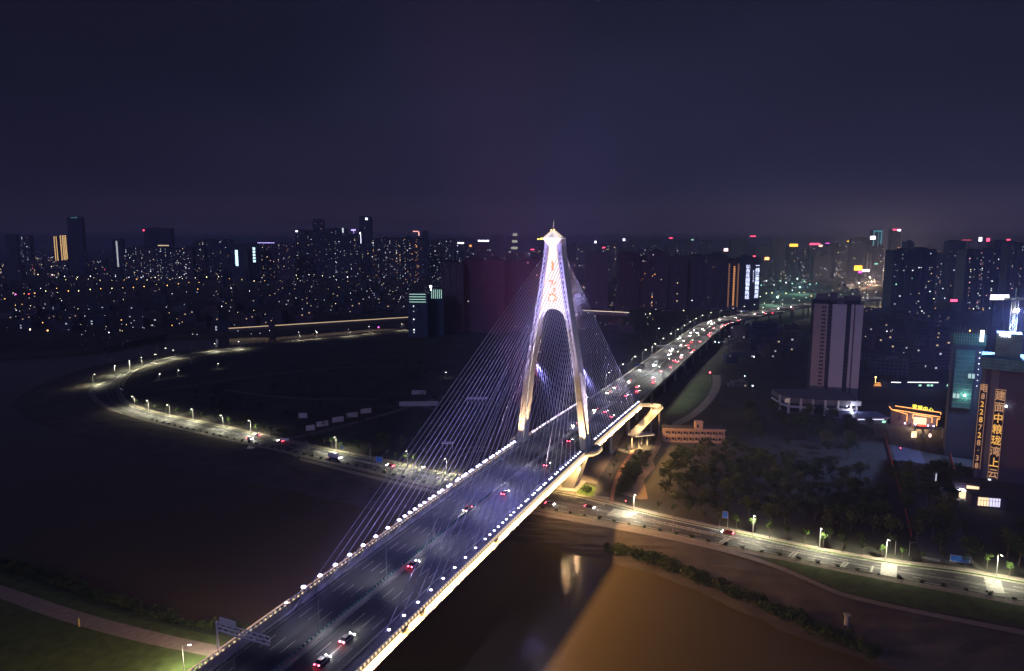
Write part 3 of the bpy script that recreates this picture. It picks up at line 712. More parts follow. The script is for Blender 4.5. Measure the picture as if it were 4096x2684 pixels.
for i in range(3, len(vp), 5):
    mb = MB()
    for a in (-9, 9): mb.tube(vpt(i, a, -.2), vpt(i, a, vz(i) - 1.9), 1.1, 1.1, 10)
    vpart('pier', mb, M_CONC)

# ------------------------------------------------------------------ street lamps
def make_street_lamp(name, label, h, arm, energy, col, headm, rad=0.28, double=False, spot=150):
    t = thing(name, label, 'street lamp')
    mb = MB(); mb.tube((0, 0, 0), (0, 0, h), .17, .09, 8); mb.build('pole', M_STEEL, t)
    mb = MB(); mb.tube((0, 0, 0), (0, 0, .35), .3, .24, 8); mb.build('base', M_CONC, t)
    for sg in ((1, -1) if double else (1,)):
        mb = MB(); mb.tube((0, 0, h - .1), (sg * arm, 0, h + .35), .06, .05, 6); mb.build('arm', M_STEEL, t)
        mb = MB(); mb.box((sg * (arm + .45), 0, h + .38), (1.1, .42, .16), 0, .8, .7); hd = mb.build('lamp_head', M_WHITE, t)
        mb = MB(); mb.box((sg * (arm + .45), 0, h + .26), (rad * 3.2, rad * 1.7, .14)); mb.ball((sg * (arm + .45), 0, h + .2), rad, 8, 5, .6); mb.build('lens', headm, hd)
    if energy:
        l = lamp('SPOT', 'lamp_light', (arm + .45, 0, h - .1), energy, col, None, size=.25, target=(arm + .45, 0, 0), angle=spot, blend=.8); l.parent = t
    return t
TX = Vector((1, 0, 0))
def yaw_to(p, q): d = q - p; return math.atan2(d.y, d.x)
sl = make_street_lamp('street_lamp', 'lit street lamp on a tall grey pole', 9.0, 1.6, 21000, (1.0, .95, .66), M_LAMPN, spot=164)
def nearest(L, p): return min(range(len(L)), key=lambda i: (L[i] - p).xy.length)
first = True
for (px, py) in ((963, 1397), (864, 1405), (702, 1433), (628, 1451), (569, 1464), (519, 1479), (459, 1500), (373, 1538), (1200, 1356), (1268, 1350), (1401, 1343), (1480, 1332), (1612, 1320),
                 (539, 1631), (596, 1649), (680, 1667), (773, 1685), (893, 1712), (1004, 1734), (1345, 1805), (1629, 1865), (1786, 1897),
                 (2535, 2050), (3011, 2139), (3278, 2194), (3543, 2241), (3985, 2306)):
    p = G(px, py); i = nearest(ri, p); c = ro[i].lerp(ri[i], .5)
    lab, grp = ('lit street lamp on the inner kerb of the river road, peninsula side', 'lamps along the inner kerb of the peninsula road')
    if px > 2100: lab, grp = 'lit street lamp beside the river road, right of the bridge', 'lamps along the river road right of the bridge'
    elif py < 1550: lab, grp = 'lit street lamp on the outer kerb past the river road bend', 'lamps along the road past the bend'
    if first: sl.location = p; sl.rotation_euler = (0, 0, yaw_to(p, c)); sl['label'] = lab; sl['group'] = grp; first = False
    else: dup(sl, p, yaw_to(p, c), lab, grp)
p = G(737, 2700); t = dup(sl, p, 0.1, 'single lit street lamp on the near bank path, left of the bridge'); t['group'] = ''
del t['group']
# lamps of the elevated road
sv = make_street_lamp('roadside_lamp', 'street lamp on a tall pole at the parapet of the elevated road', 11.0, 2.2, 15000, (1, .93, .85), M_LAMPN, .33)
first = True
for i in range(4, len(vp) - 2, 4):
    for sg in (-1, 1):
        if sg > 0 and i > 50 and i % 8: continue
        if sg > 0 and i < 8: continue
        p = vpt(i, sg * 16.8, vz(i) + .9); c = vpt(i, 0, vz(i))
        lab = 'lamp on the left parapet of the elevated road' if sg < 0 else 'lamp on the right parapet of the elevated road'
        grp = 'left parapet lamps of the elevated road' if sg < 0 else 'right parapet lamps of the elevated road'
        if first: sv.location = p; sv.rotation_euler = (0, 0, yaw_to(p, c)); sv['label'] = lab; sv['group'] = grp; first = False
        else: dup(sv, p, yaw_to(p, c), lab, grp)
# small lamps in the dark fields
fl = make_street_lamp('field_lamp', 'small lone lamp on a short pole in the dark field', 5.0, .5, 350, (1, .95, .8), M_LAMPN, .3)
first = True
for k, (px, py, w) in enumerate(((870, 1475, 'topmost inside the river bend'), (712, 1503, 'middle one inside the river bend'), (636, 1518, 'nearest the road inside the river bend'), (1780, 1512, 'beside the cables'), (660, 1411, 'twin lamp on the river edge'))):
    p = G(px, py); lab = 'small lone lamp in the dark field, ' + w
    if first: fl.location = p; fl['label'] = lab; first = False
    else: dup(fl, p, 0, lab)

# ------------------------------------------------------------------ vehicles
def make_car(name, label, L, Wd, H, paint, kind='car'):
    t = thing(name, label, kind)
    low = H * .55
    mb = MB()
    def ring(y, w, z0, z1): return [(-w / 2, y, z0), (w / 2, y, z0), (w / 2 * .96, y, z1), (-w / 2 * .96, y, z1)]
    if kind == 'car':
        mb.loft([ring(-L / 2, Wd * .8, .35, low * .85), ring(-L / 2 + .25, Wd * .97, .22, low * .98), ring(-L * .1, Wd, .2, low), ring(L * .2, Wd, .2, low * .97), ring(L / 2 - .3, Wd * .95, .22, low * .82), ring(L / 2, Wd * .76, .35, low * .7)])
        mb.build('body', paint, t)
        mb = MB(); mb.loft([[(-Wd * .44, -L * .40, low * .96), (Wd * .44, -L * .40, low * .96), (Wd * .44, L * .22, low * .96), (-Wd * .44, L * .22, low * .96)], [(-Wd * .34, -L * .27, H - .05), (Wd * .34, -L * .27, H - .05), (Wd * .34, L * .06, H - .05), (-Wd * .34, L * .06, H - .05)]])
        mb.build('windows', M_GLASSD, t)
        mb = MB(); mb.box((0, -L * .105, H - .03), (Wd * .70, L * .34, .06)); mb.build('roof', paint, t)
    else:
        mb.box((0, -L * .12, H * .58), (Wd, L * .74, H * .78)); mb.build('cargo_box', paint, t)
        mb = MB(); mb.box((0, L * .38, H * .42), (Wd * .95, L * .22, H * .6), 0, .96, .85); mb.build('cab', paint, t)
        mb = MB(); mb.box((0, L * .475, H * .52), (Wd * .8, .12, H * .24)); mb.build('windscreen', M_GLASSD, t)
    for x in (-1, 1):
        for y in (-.31, .31):
            mb = MB(); mb.tube((x * (Wd / 2 - .22), y * L, .33), (x * (Wd / 2 + .01), y * L, .33), .33, .33, 10); mb.build('wheel', M_DARKST, t)
        mb = MB(); mb.box((x * Wd * .34, L / 2 + .01, low * .66 if kind == 'car' else .8), (.36, .16, .22)); mb.build('headlight', M_HEAD, t)
        mb = MB(); mb.box((x * Wd * .35, -L / 2 - .01, low * .8 if kind == 'car' else 1.0), (.36, .14, .2)); mb.build('taillight', M_TAIL, t)
    for x in (-.5, .5):
        if x > 0: l = lamp('SPOT', 'headlight_beam', (0, L / 2 + .2, .75), 2600, (1, .95, .88), None, size=.15, target=(0, L / 2 + 12, 0), angle=70, blend=.8); l.parent = t
    return t
PAINTS = [('silver', mat('paint_silver', (.45, .45, .46), .3, .5, var=0)), ('black', mat('paint_black', (.02, .02, .022), .25, var=0, spec=.6)), ('white', mat('paint_white', (.75, .75, .75), .3, var=0)), ('dark red', mat('paint_red', (.25, .02, .02), .3, var=0))]
CARS = [make_car('car', n + ' car', 4.5, 1.82, 1.46, m) for n, m in PAINTS] + [make_car('lorry', 'white box lorry', 8.5, 2.4, 3.3, PAINTS[2][1], 'lorry')]
USED = [False] * 5; rc = random.Random(8)
def place_car(k, loc, yaw, label, group, night=True):
    if not USED[k]:
        c = CARS[k]; c.location = loc; c.rotation_euler = (0, 0, yaw); c['label'] = label
        if group: c['group'] = group
        USED[k] = True
    else: c = dup(CARS[k], loc, yaw, label, group)
    c['category'] = 'lorry' if k == 4 else 'car'
    return c
NM = ['silver', 'black', 'white', 'dark red', 'white box']
def deck_car(px, py, away, where, k=None):
    k = rc.choice((0, 0, 1, 2, 2, 3, 4)) if px > 2530 else rc.choice((0, 0, 1, 2, 3)) if k is None else k
    z = 20.5
    for _ in range(4):
        g = G(px, py, z); v = Vector((g.x * ST + g.y * CT, g.x * CT - g.y * ST + 115.12)); z = zd(v.x) if v.x < 440 else 18.0
    if v.x < 438: pos = g; yaw = HEAD
    else:
        i = min(range(len(vp)), key=lambda j: abs(vp[j].x - v.x) + .6 * abs(vp[j].y - v.y)); j = min(i + 1, len(vp) - 1)
        lane = min((3.6, 7.2, 10.8, 14.0), key=lambda q: abs(abs((v.y - vp[i].y)) - q)) * (1 if away else -1)
        pos = vpt(i, lane, vz(i)) + (vpt(j, lane, vz(j)) - vpt(i, lane, vz(i))) * rc.uniform(0, .9)
        d = vpt(j, 0, 0) - vpt(i - 1 if i else 0, 0, 0); yaw = math.atan2(d.y, d.x) - math.pi / 2
    pos = Vector((pos.x, pos.y, pos.z + .01))
    place_car(k, pos, yaw + (0 if away else math.pi), NM[k] + (' lorry' if k == 4 else ' car') + where[0], where[1])
nearA = ((2188, 1861, ', tail lights red, just short of the right pylon leg'), (2280, 1765, ', tail lights lit, beside the right pylon leg'), (2020, 1975, ', tail lights lit, next to the median near the pylon'),
         (1655, 2262, ', tail lights lit, at mid-span in the right carriageway'), (1388, 2560, ', tail lights lit, at the very bottom in the right carriageway'), (1290, 2650, ', tail lights lit, lowest of all on the bridge'), (2448, 1668, ', tail lights lit, under the far right cables'), (2425, 1648, ', tail lights lit, second under the far right cables'))
for px, py, w in nearA: deck_car(px, py, True, (w, None))
for px, py, w in ((2296, 1702, ', headlights on, left of the right pylon leg'), (1870, 2040, ', headlights on, near the middle of the left carriageway'), (2381, 1641, ', headlights on, first behind the right pylon leg'), (2421, 1588, ', headlights on, behind the far cables'), (2452, 1564, ', headlights on, second behind the far cables')): deck_car(px, py, False, (w, None))
gA, gB = 'cars driving away on the elevated road', 'cars coming closer on the elevated road'
for px, py in ((2544, 1552), (2544, 1581), (2504, 1592), (2604, 1535), (2615, 1519), (2650, 1488), (2677, 1477), (2696, 1442), (2721, 1433), (2700, 1452), (2754, 1415), (2777, 1404), (2758, 1385), (2769, 1373), (2750, 1395), (2804, 1369), (2823, 1344), (2829, 1350), (2844, 1336), (2850, 1317), (2892, 1315), (2900, 1304), (2905, 1310), (2935, 1298), (2973, 1292), (2973, 1283), (3054, 1258), (3100, 1254), (3173, 1237)):
    deck_car(px, py, True, (' driving away with red tail lights on the elevated road', gA))
for px, py in ((2525, 1527), (2550, 1486), (2565, 1483), (2619, 1461), (2685, 1425), (2690, 1418), (2683, 1402), (2690, 1395), (2723, 1385), (2731, 1369), (2735, 1360), (2754, 1346), (2758, 1335), (2773, 1323), (2806, 1333), (2815, 1319), (2719, 1356), (2862, 1296), (2823, 1296), (2844, 1287), (2830, 1290), (2950, 1274), (3019, 1258), (3062, 1251), (2870, 1283), (3185, 1229), (3142, 1238), (3246, 1219)):
    deck_car(px, py, False, (' coming closer with white headlights on the elevated road', gB))
def road_car(px, py, east, w, k):
    g = G(px, py); i = nearest(ro, g); i = min(i, len(ro) - 2); m_ = lambda j: ro[j].lerp(ri[j], .5); d = m_(i + 1) - m_(i)
    yaw = math.atan2(d.y, d.x) - math.pi / 2 + (0 if east else math.pi)
    place_car(k, Vector((g.x, g.y, .02)), yaw, w, None)
road_car(999, 1757, True, 'white car with headlights on at the left crossing of the river road', 2)
road_car(1030, 1742, False, 'silver car showing red tail lights at the left crossing', 0)
road_car(1122, 1766, False, 'black car showing tail lights between the two crossings', 1)
road_car(1339, 1832, True, 'white lorry with headlights on, river road left of the bridge', 4)
road_car(1561, 1865, False, 'dark red car with tail lights, river road just left of the bridge', 3)
road_car(2200, 2018, True, 'silver car on the river road right beside the bridge', 0)
road_car(2358, 2031, True, 'black car in front of the crossing below the pylon', 1)
road_car(2911, 2133, False, 'dark red car with tail lights, river road right of the bridge', 3)

# ------------------------------------------------------------------ street furniture of the river road
def fence(name, label, i0, i1, f, h=1.0):
    t = thing(name, label, 'fence', lanepos(i0, f)); o = t.location.copy()
    q = resample([lanepos(i, f) - o for i in range(i0, i1)], 2.6)
    mb = MB()
    for a, b in zip(q[:-1], q[1:]):
        for z in (.25, h): mb.beam((a.x, a.y, z), (b.x, b.y, z), .07, .09)
        for k in range(5): c = a.lerp(b, k / 5); mb.beam((c.x, c.y, .2), (c.x, c.y, h), .05, .05)
    mb.build('rails', M_WHITE, t)
    mb = MB()
    for a in q: mb.beam((a.x, a.y, 0), (a.x, a.y, h + .15), .14, .14)
    mb.build('posts', M_WHITE, t); return t
iL0, iL1 = nearest(ro, G(820, 1728)), nearest(ro, G(1020, 1774))
fence('median_fence', 'white railing along the road median, left of the first crossing', iL0, iL1, .5)
fence('median_fence', 'white railing along the road median between crossing and bridge', nearest(ro, G(1235, 1822)), nearest(ro, G(1860, 1966)), .5)
fence('median_fence', 'long white railing along the road median right of the bridge', nearest(ro, G(2560, 2104)), nearest(ro, G(3486, 2292)), .5)
def foliage(mb, c, rx, rz, n, leaf, rr):
    cl = [(rr.gauss(0, .42), rr.gauss(0, .42), rr.uniform(-.75, .8)) for _ in range(11)]
    for _ in range(n):
        q = rr.choice(cl); v = Vector((q[0] + rr.gauss(0, .2), q[1] + rr.gauss(0, .2), q[2] + rr.gauss(0, .17)))
        if v.length > 1.15: v *= 1.1 / v.length
        p = Vector((c[0] + v.x * rx, c[1] + v.y * rx, c[2] + v.z * rz))
        a = Vector((rr.gauss(0, 1), rr.gauss(0, 1), rr.gauss(0, .6))).normalized() * leaf; b = a.cross(Vector((rr.gauss(0, 1), rr.gauss(0, 1), rr.gauss(0, 1)))).normalized() * leaf * .7
        mb.add([p - a, p + b, p + a, p - b], [(0, 1, 2, 3)])
def make_tree(name, label, cat, h, r, n, leaf, lm, seed, trunk=.25):
    rr = random.Random(seed); t = thing(name, label, cat)
    th = h - r * 1.1
    mb = MB(); mb.tube((0, 0, -.2), (.15, .1, th), trunk, trunk * .6, 7)
    for k in range(5):
        a = k * 1.3; p = Vector((.12, .1, th * (.7 + .07 * k))); mb.tube(p, p + Vector((math.cos(a) * r * .55, math.sin(a) * r * .55, r * .6)), trunk * .4, trunk * .15, 5)
    mb.build('trunk', M_BARK, t)
    mb = MB(); foliage(mb, (0, 0, h - r * .8), r, r * .85, n, leaf, rr); mb.build('crown', lm, t)
    return t
def make_shrub(name, label, r, n, leaf, lm, seed):
    rr = random.Random(seed); t = thing(name, label, 'shrub')
    mb = MB(); foliage(mb, (0, 0, r * .55), r, r * .62, n, leaf, rr); mb.build('foliage', lm, t)
    mb = MB(); mb.tube((0, 0, -.3), (0, 0, r * .5), .1, .06, 5); mb.tube((.1, 0, -.3), (.4 * r, .1, r * .5), .07, .04, 5); mb.build('stem', M_BARK, t)
    return t
rt = random.Random(21)
def scatter(protos, spots, label, group, smin=.8, smax=1.25, z=0):
    used = set()
    for i, p in enumerate(spots):
        k = i % len(protos); pr = protos[k]; yaw = rt.uniform(0, 6.28); sc = rt.uniform(smin, smax); lab = label(i, p) if callable(label) else label
        if k not in used and not pr.get('placed'):
            pr.location = (p.x, p.y, p.z + z); pr.rotation_euler = (0, 0, yaw); pr.scale = (sc,) * 3; pr['placed'] = 1; used.add(k)
            pr['label'] = lab; pr['group'] = group
        else:
            o = dup(pr, (p.x, p.y, p.z + z), yaw, lab, group, sc)
            if 'placed' in o: del o['placed']
# clipped shrubs in the verges
hedge = [make_shrub('clipped_shrub', 'round clipped shrub', 1.0, 130, .22, M_LEAF[0], 4)]
sp_ = [ro[i] - w0[i] * .8 for i in range(len(ro)) if i % 2 == 0 and ro[i].y < 470]
for o in hedge: pass
def lab_h(i, p): return 'round clipped shrub in the outer verge, right of the bridge' if p.x > 20 else 'round clipped shrub in the outer verge, left of the bridge'
scatter(hedge, sp_, lab_h, 'clipped shrubs in the road verge', .8, 1.3)
# young street trees behind the inner kerb
yt = [make_tree('young_tree', 'thin young street tree', 'tree', 6.5, 1.5, 170, .26, M_LEAF[1], 31 + k, .11) for k in range(2)]
sp_ = []
for i in range(0, len(ri), 2):
    p = ri[i] + w0[i] * 3.8
    if (p.x > 62 and p.x < 205) or (-165 < p.x < -45) : sp_.append(Vector((*p.xy, 0)))
    elif p.x < -165 and p.y < 560 and i % 4 == 0: sp_.append(Vector((*p.xy, 0)))
scatter(yt, sp_, lambda i, p: 'thin young street tree behind the river road, right of the bridge' if p.x > 0 else 'thin young street tree behind the river road, left of the bridge', 'young trees along the river road', .8, 1.2)
# wooded ground right of the bridge
trees = [make_tree('broadleaf_tree', 'dark bushy tree', 'tree', 8.0 + k * .8, 3.6 + .3 * k, 520, .42, M_LEAF[k % 3], 50 + k) for k in range(4)]
def inpoly(p, poly):
    c = False; j = len(poly) - 1
    for i in range(len(poly)):
        a, b = poly[i], poly[j]
        if (a.y > p.y) != (b.y > p.y) and p.x < (b.x - a.x) * (p.y - a.y) / (b.y - a.y) + a.x: c = not c
        j = i
    return c
def fill(px, n, dmin, z=0):
    poly = [G(*p) for p in px]; out = []; x0, x1 = min(p.x for p in poly), max(p.x for p in poly); y0, y1 = min(p.y for p in poly), max(p.y for p in poly); tr = 0
    while len(out) < n and tr < n * 60:
        tr += 1; p = Vector((rt.uniform(x0, x1), rt.uniform(y0, y1), z))
        if inpoly(p, poly) and all((p - q).length > dmin for q in out): out.append(p)
    return out
scatter(trees, fill(((2690, 1838), (2740, 1815), (2940, 1810), (3200, 1860), (3450, 1900), (3560, 2080), (3590, 2200), (3300, 2160), (2980, 2092), (2700, 2035), (2645, 2022), (2650, 1930)), 200, 3.8), 'dark bushy tree in the wood between river road and long low building', 'trees of the wood right of the bridge', .40, 1.05)
scatter(trees, fill(((3560, 1900), (3800, 1900), (3850, 1960), (3800, 2210), (4000, 2240), (4100, 2100), (4200, 2250), (4096, 2290), (3700, 2220), (3640, 2150)), 34, 6), 'dark tree around the site road in the lower right', 'trees by the site road')
scatter(trees, fill(((2960, 1640), (3180, 1660), (3500, 1720), (3450, 1850), (3000, 1780), (2960, 1720)), 40, 7), 'dark tree behind the long low building', 'trees behind the low building')
scatter(trees, fill(((1850, 1700), (1980, 1640), (1900, 1780), (1700, 1840), (1500, 1800)), 22, 8), 'dark tree on the empty ground behind the left cables', 'trees behind the left cables')
shr = [make_shrub('bank_shrub', 'ragged green shrub', 2.2 + .4 * k, 230, .36, M_LEAF[(k + 1) % 3], 70 + k) for k in range(3)]
line = even(smooth([G(*p, WZ) for p in ((2440, 2215), (2560, 2245), (2700, 2290), (2850, 2355), (3000, 2425), (3180, 2500), (3350, 2580), (3500, 2650))]), 64)
spots = [Vector((p.x + rt.uniform(-2, 2), p.y + rt.uniform(-2, 3.5), WZ + 1.0 + rt.uniform(0, .4))) for p in line for _ in range(2)]
scatter(shr, spots, 'ragged green shrub at the waterline right of the bridge', 'shrubs at the right waterline', .6, 1.15)
line = even(smooth([G(*p, -2) for p in ((0, 2250), (151, 2285), (302, 2350), (428, 2392), (580, 2445), (700, 2478), (827, 2502), (960, 2525))]), 40)
scatter(shr, [Vector((p.x + rt.uniform(-1.5, 1.5), p.y + rt.uniform(-2.5, 1.5), -2.4)) for p in line for _ in range(2)], 'ragged green shrub along the near bank waterline', 'shrubs on the near bank', .5, .95)
scatter(shr, fill(((2462, 1990), (2500, 1985), (2560, 1890), (2600, 1810), (2560, 1800), (2515, 1860)), 46, 2.0), 'ragged shrub in the green belt between brick path and dirt track', 'shrubs of the green belt', .7, 1.15)
scatter([make_shrub('round_bush', 'large round dark bush on the floodlit lawn at the pylon foot', 3.0, 420, .4, M_LEAF[0], 91)], [G(2345, 1968)], 'large round dark bush on the floodlit lawn at the pylon foot', 'bush on the lawn', .9, .95)
scatter([make_tree('young_tree', 'small lit tree on the brick path', 'tree', 4.5, 1.3, 150, .25, M_LEAF[2], 33, .1)], [G(*p) for p in ((2440, 1920), (2455, 1885), (2467, 1865), (2472, 1845), (2505, 1806), (2512, 1798), (2430, 1985))], 'small bright green tree beside the red brick path', 'small trees on the brick path', .8, 1.1)
# verge posts, signs and masts
def make_simple_mast(name, label, cat, h, arm=0, board=None, loc=(0, 0, 0), yaw=0, boardm=None):
    t = thing(name, label, cat, loc, yaw)
    mb = MB(); mb.tube((0, 0, 0), (0, 0, h), .13, .09, 8); mb.build('pole', M_STEEL, t)
    if arm: mb = MB(); mb.tube((0, 0, h - .2), (arm, 0, h), .07, .06, 6); mb.build('arm', M_STEEL, t)
    if board:
        w, hh, x, z = board; mb = MB(); mb.box((x, -.15, z), (w, .1, hh)); b = mb.build('board', boardm, t)
        mb = MB()
        for q in (-1, 1): mb.box((x + q * (w / 2 - .05), -.17, z), (.1, .12, hh + .04)); mb.box((x, -.171, z + q * (hh / 2 - .05)), (w - .2, .12, .1))
        mb.build('frame', M_WHITE, b)
    return t
M_BLUE = mat('sign_blue', (.03, .12, .45), .4, var=0.1, em=(.1, .3, 1), es=.06)
for px, py, h, arm, bd, name, lab, cat, mm_ in (
    (1126, 1798, 7, 0, (5, 1.6, 2.6, 6.5), 'overhead_sign', 'pale overhead sign on an arm at the left junction', 'road sign', M_WHITE),
    (1496, 1880, 7.5, 1.5, (3.8, 3.2, 3.2, 6.2), 'road_sign', 'big blue road sign left of the bridge', 'road sign', M_BLUE),
    (1533, 1884, 9, 1.2, None, 'traffic_mast', 'thin mast with bent top right of the big blue sign', 'mast', None),
    (1661, 1912, 9, 1.0, None, 'traffic_mast', 'thin mast with bent top, second before the bridge', 'mast', None),
    (1830, 1940, 8, 1.0, None, 'traffic_mast', 'thin mast with bent top hard by the left bridge edge', 'mast', None),
    (1370, 1812, 4, 0, (1.2, 2.2, 0, 3.6), 'road_sign', 'small blue sign on a post above the median railing', 'road sign', M_BLUE),
    (1481, 1835, 9, -1.6, None, 'camera_mast', 'forked camera mast behind the blue sign', 'mast', None),
    (1237, 1826, 8, 0, None, 'traffic_mast', 'plain thin mast at the second crossing', 'mast', None),
    (2388, 2084, 7, 0, None, 'traffic_mast', 'plain thin mast on the river side verge below the bridge', 'mast', None),
    (2298, 2008, 7.5, 0, None, 'traffic_mast', 'plain dark mast at the lawn below the pylon', 'mast', None),
    (2691, 2128, 9, 0, None, 'traffic_mast', 'plain mast on the median right of the bridge', 'mast', None),
    (2910, 2118, 7.5, 0, (2.2, 3.0, -1.2, 6.6), 'road_sign', 'blue sign on a pole behind the right road', 'road sign', M_BLUE),
    (3838, 2250, 1.2, 0, (6.5, 2.6, 0, 1.5), 'hoarding', 'dark blue billboard near the right junction', 'billboard', M_BLUE),
    (3636, 2224, 6, 2.2, None, 'traffic_mast', 'mast with short arm at the right junction', 'mast', None),
    (3580, 2218, 6, 0, None, 'traffic_mast', 'plain mast behind the right crossing', 'mast', None)):
    make_simple_mast(name, lab, cat, h, arm, bd, G(px, py), -.2 if px < 2000 else -.35, mm_)
# traffic light with two arms carrying lit lamps before the bridge
p = G(1655, 1921); t = make_simple_mast('twin_lamp_mast', 'mast with a long slanting arm ending in two lit lamps', 'street lamp', 7, 5.5, None, p, .15)
for x in (4.6, 5.6): mb = MB(); mb.ball((x, 0, 7.0), .34, 8, 6); mb.build('lamp_globe', M_LAMPN, t)
l = lamp('POINT', 'lamp_light', (5.1, 0, 6.4), 2500, (.9, .93, 1), None, size=.3); l.parent = t
# yellow marker and groyne
mb = MB(); mb.tube((0, 0, 0), (0, 0, 2.6), .28, .24, 10); mb.ball((0, 0, 2.65), .26, 8, 5, .7); o = mb.build('marker_post', mat('marker_yellow', (.6, .5, .12), .6, var=.15), None, G(317, 2506)); tag(o, 'yellow marker post at the edge of the near path', 'post')
t = thing('groyne', 'pale concrete pillar with a low wall running into the river', 'groyne', G(3385, 2520, WZ + .6))
mb = MB(); mb.tube((0, 0, -1), (0, 0, 5.2), 1.0, .7, 10); mb.box((0, 0, 5.4), (1.8, 1.8, .4)); mb.build('pillar', M_CONC, t)
mb = MB(); mb.beam((0, 0, .2), (-5.5, -7.5, -.9), 1.0, 1.0); mb.build('wall', M_CONC, t)
# gantry over the near left carriageway
def deckpix(px, py, z): return G(px, py, z)
ga, gb = Bp(117, -21.5, 0), Bp(117, -1.5, 0)
t = thing('sign_gantry', 'white lattice sign gantry over the near left carriageway', 'gantry', Bp(121, -20.5, zd(121)), HEAD)
mb = MB()
for z in (5.6, 6.7, 7.8): mb.beam((0, 0, z), (17.5, 0, z), .28, .28)
for k in range(9): mb.beam((k * 2.1, 0, 5.6), (k * 2.1 + 1.05, 0, 7.8), .12, .12); mb.beam((k * 2.1 + 1.05, 0, 7.8), (k * 2.1 + 2.1 if k < 8 else 17.5, 0, 5.6), .12, .12)
mb.build('truss', M_WHITE, t)
mb = MB(); mb.tube((0, 0, -.3), (0, 0, 8), .3, .25, 10); mb.build('upright', M_WHITE, t)
mb = MB(); mb.box((4.2, -.25, 8.6), (5.5, .15, 2.0)); mb.build('sign_board', M_WHITE, t)
mb = MB(); mb.box((8, .5, 4.95), (9, .5, .12)); mb.build('walkway', M_STEEL, t)

# ------------------------------------------------------------------ stair ramp at the far end of the lit span
t = thing('stair_ramp', 'amber-lit pedestrian ramp descending from the far bridge end on columns', 'ramp', (0, 0, 0))
def flight(p, q, w, name, steps):
    mb = MB(); d = (q - p); u = Vector((-d.y, d.x, 0)).normalized()
    n = 14
    for k in range(n):
        a, b = p.lerp(q, k / n), p.lerp(q, (k + 1) / n)
        mb.beam((a.x, a.y, a.z - (0.0 if not steps else 0)), (b.x, b.y, b.z), w, .45)
    mb.build(name, M_CONC, t)
    for sg in (-1, 1):
        mb = MB(); o = u * (sg * w / 2); mb.beam(p + o + Vector((0, 0, 1.2)), q + o + Vector((0, 0, 1.2)), .16, .14)
        for k in range(22): c = p.lerp(q, (k + .5) / 22) + o; mb.beam(c + Vector((0, 0, .2)), c + Vector((0, 0, 1.2)), .12, .12)
        mb.build('handrail', M_WHITE, t)
        mb = MB(); o = u * (sg * (w / 2 + .12)); mb.beam(p + o, q + o, .1, .35); mb.build('light_band', M_STRIP if sg > 0 else M_SOFTW, t)
E1 = Bp(432, 18.8, 18.9); P1 = Bp(436, 25.5, 18.4); P2 = Bp(434.5, 31.0, 18.4); P3 = G(2528, 1745, 8.6); P4 = G(2606, 1737, 6.2)
flight(E1, P1, 4.2, 'landing', False); flight(P1, P2, 4.2, 'landing', False); flight(P2, P3, 4.6, 'sloping_flight', True); flight(P3 + (P4 - P3) * .04, P4, 4.0, 'lower_flight', True)
for p, r in ((P1, .6), (P2, .6), (P2.lerp(P3, .33), .6), (P2.lerp(P3, .66), .6), (P3, .45), (P3.lerp(P4, .35), .45), (P3.lerp(P4, .8), .45)):
    mb = MB(); mb.tube((p.x, p.y, -.2), (p.x, p.y, p.z - .2), r, r, 10); mb.build('column', M_CONC, t)
for p in (P3, P3.lerp(P4, .5)):
    l = lamp('SPOT', 'ramp_light', p + Vector((1, -1.5, -.6)), 16000, (1, .66, .3), None, size=.2, target=(p.x + .5, p.y, 0), angle=110, blend=.6); l.parent = t
for p, q in ((P1, P2), (P2, P2.lerp(P3, .4)), (P2.lerp(P3, .5), P3)):
    l = lamp('POINT', 'ramp_light', p.lerp(q, .5) + Vector((.3, -.3, 2.6)), 2500, (1, .68, .32), None, size=.2); l.parent = t
for s_, a_ in ((360, 25), (392, 26), (345, 22)):
    l = lamp('SPOT', 'under_deck_light', Bp(s_, a_ - 5.6, 18.6), 24000, (1, .60, .28), None, size=.2, target=Bp(s_, a_ + 6, 0), angle=130, blend=.8); l.parent = bridge; l.matrix_parent_inverse = BINV
for s_, e_ in ((92, 70000), (112, 50000), (134, 40000)):
    l = lamp('SPOT', 'bank_fill', Bp(s_, -20.6, 18), e_, (1, .62, .26), None, size=.2, target=Bp(s_, -36, -2), angle=130, blend=.8); l.parent = bridge; l.matrix_parent_inverse = BINV  # added warm spots below the fascia to brighten the near bank
for s_, a_ in ((283, 21), (298, 21)):
    l = lamp('SPOT', 'under_deck_light', Bp(s_, a_ - 1.6, 18.6), 16000, (1, .60, .30), None, size=.2, target=Bp(s_, a_ + 5, 0), angle=140, blend=.8); l.parent = bridge; l.matrix_parent_inverse = BINV

# ------------------------------------------------------------------ buildings
WIN = {'w': glow('win_cool', (.85, .92, 1.0), 1.5), 'y': glow('win_warm', (1.0, .72, .42), 1.5), 'o': glow('win_orange', (1.0, .42, .12), 1.7), 'g': glow('win_green', (.45, 1.0, .75), 1.2), 'p': glow('win_pink', (1, .45, .45), 1.4)}
qm = {}
for k, m in list(WIN.items()):
    for sfx, f in (('', 1.0), ('_dim', .4), ('_hot', 2.4)):
        b = MB(); b.box((0, 0, 0), (1, .25, 1)); e = m.node_tree.nodes['Principled BSDF'].inputs['Emission Color'].default_value; es_ = m.node_tree.nodes['Principled BSDF'].inputs['Emission Strength'].default_value
        qm[k + sfx] = b.mesh('lit_window', m if not sfx else glow(m.name + sfx, tuple(e)[:3], es_ * f))
WALLS = [mat('wall_' + n, c, .85, var=.2, scale=.08) for n, c in (('slate', (.09, .09, .12)), ('plum', (.12, .09, .13)), ('grey', (.14, .14, .15)), ('blue', (.07, .09, .14)), ('tan', (.16, .12, .10)))]
rw = random.Random(77)
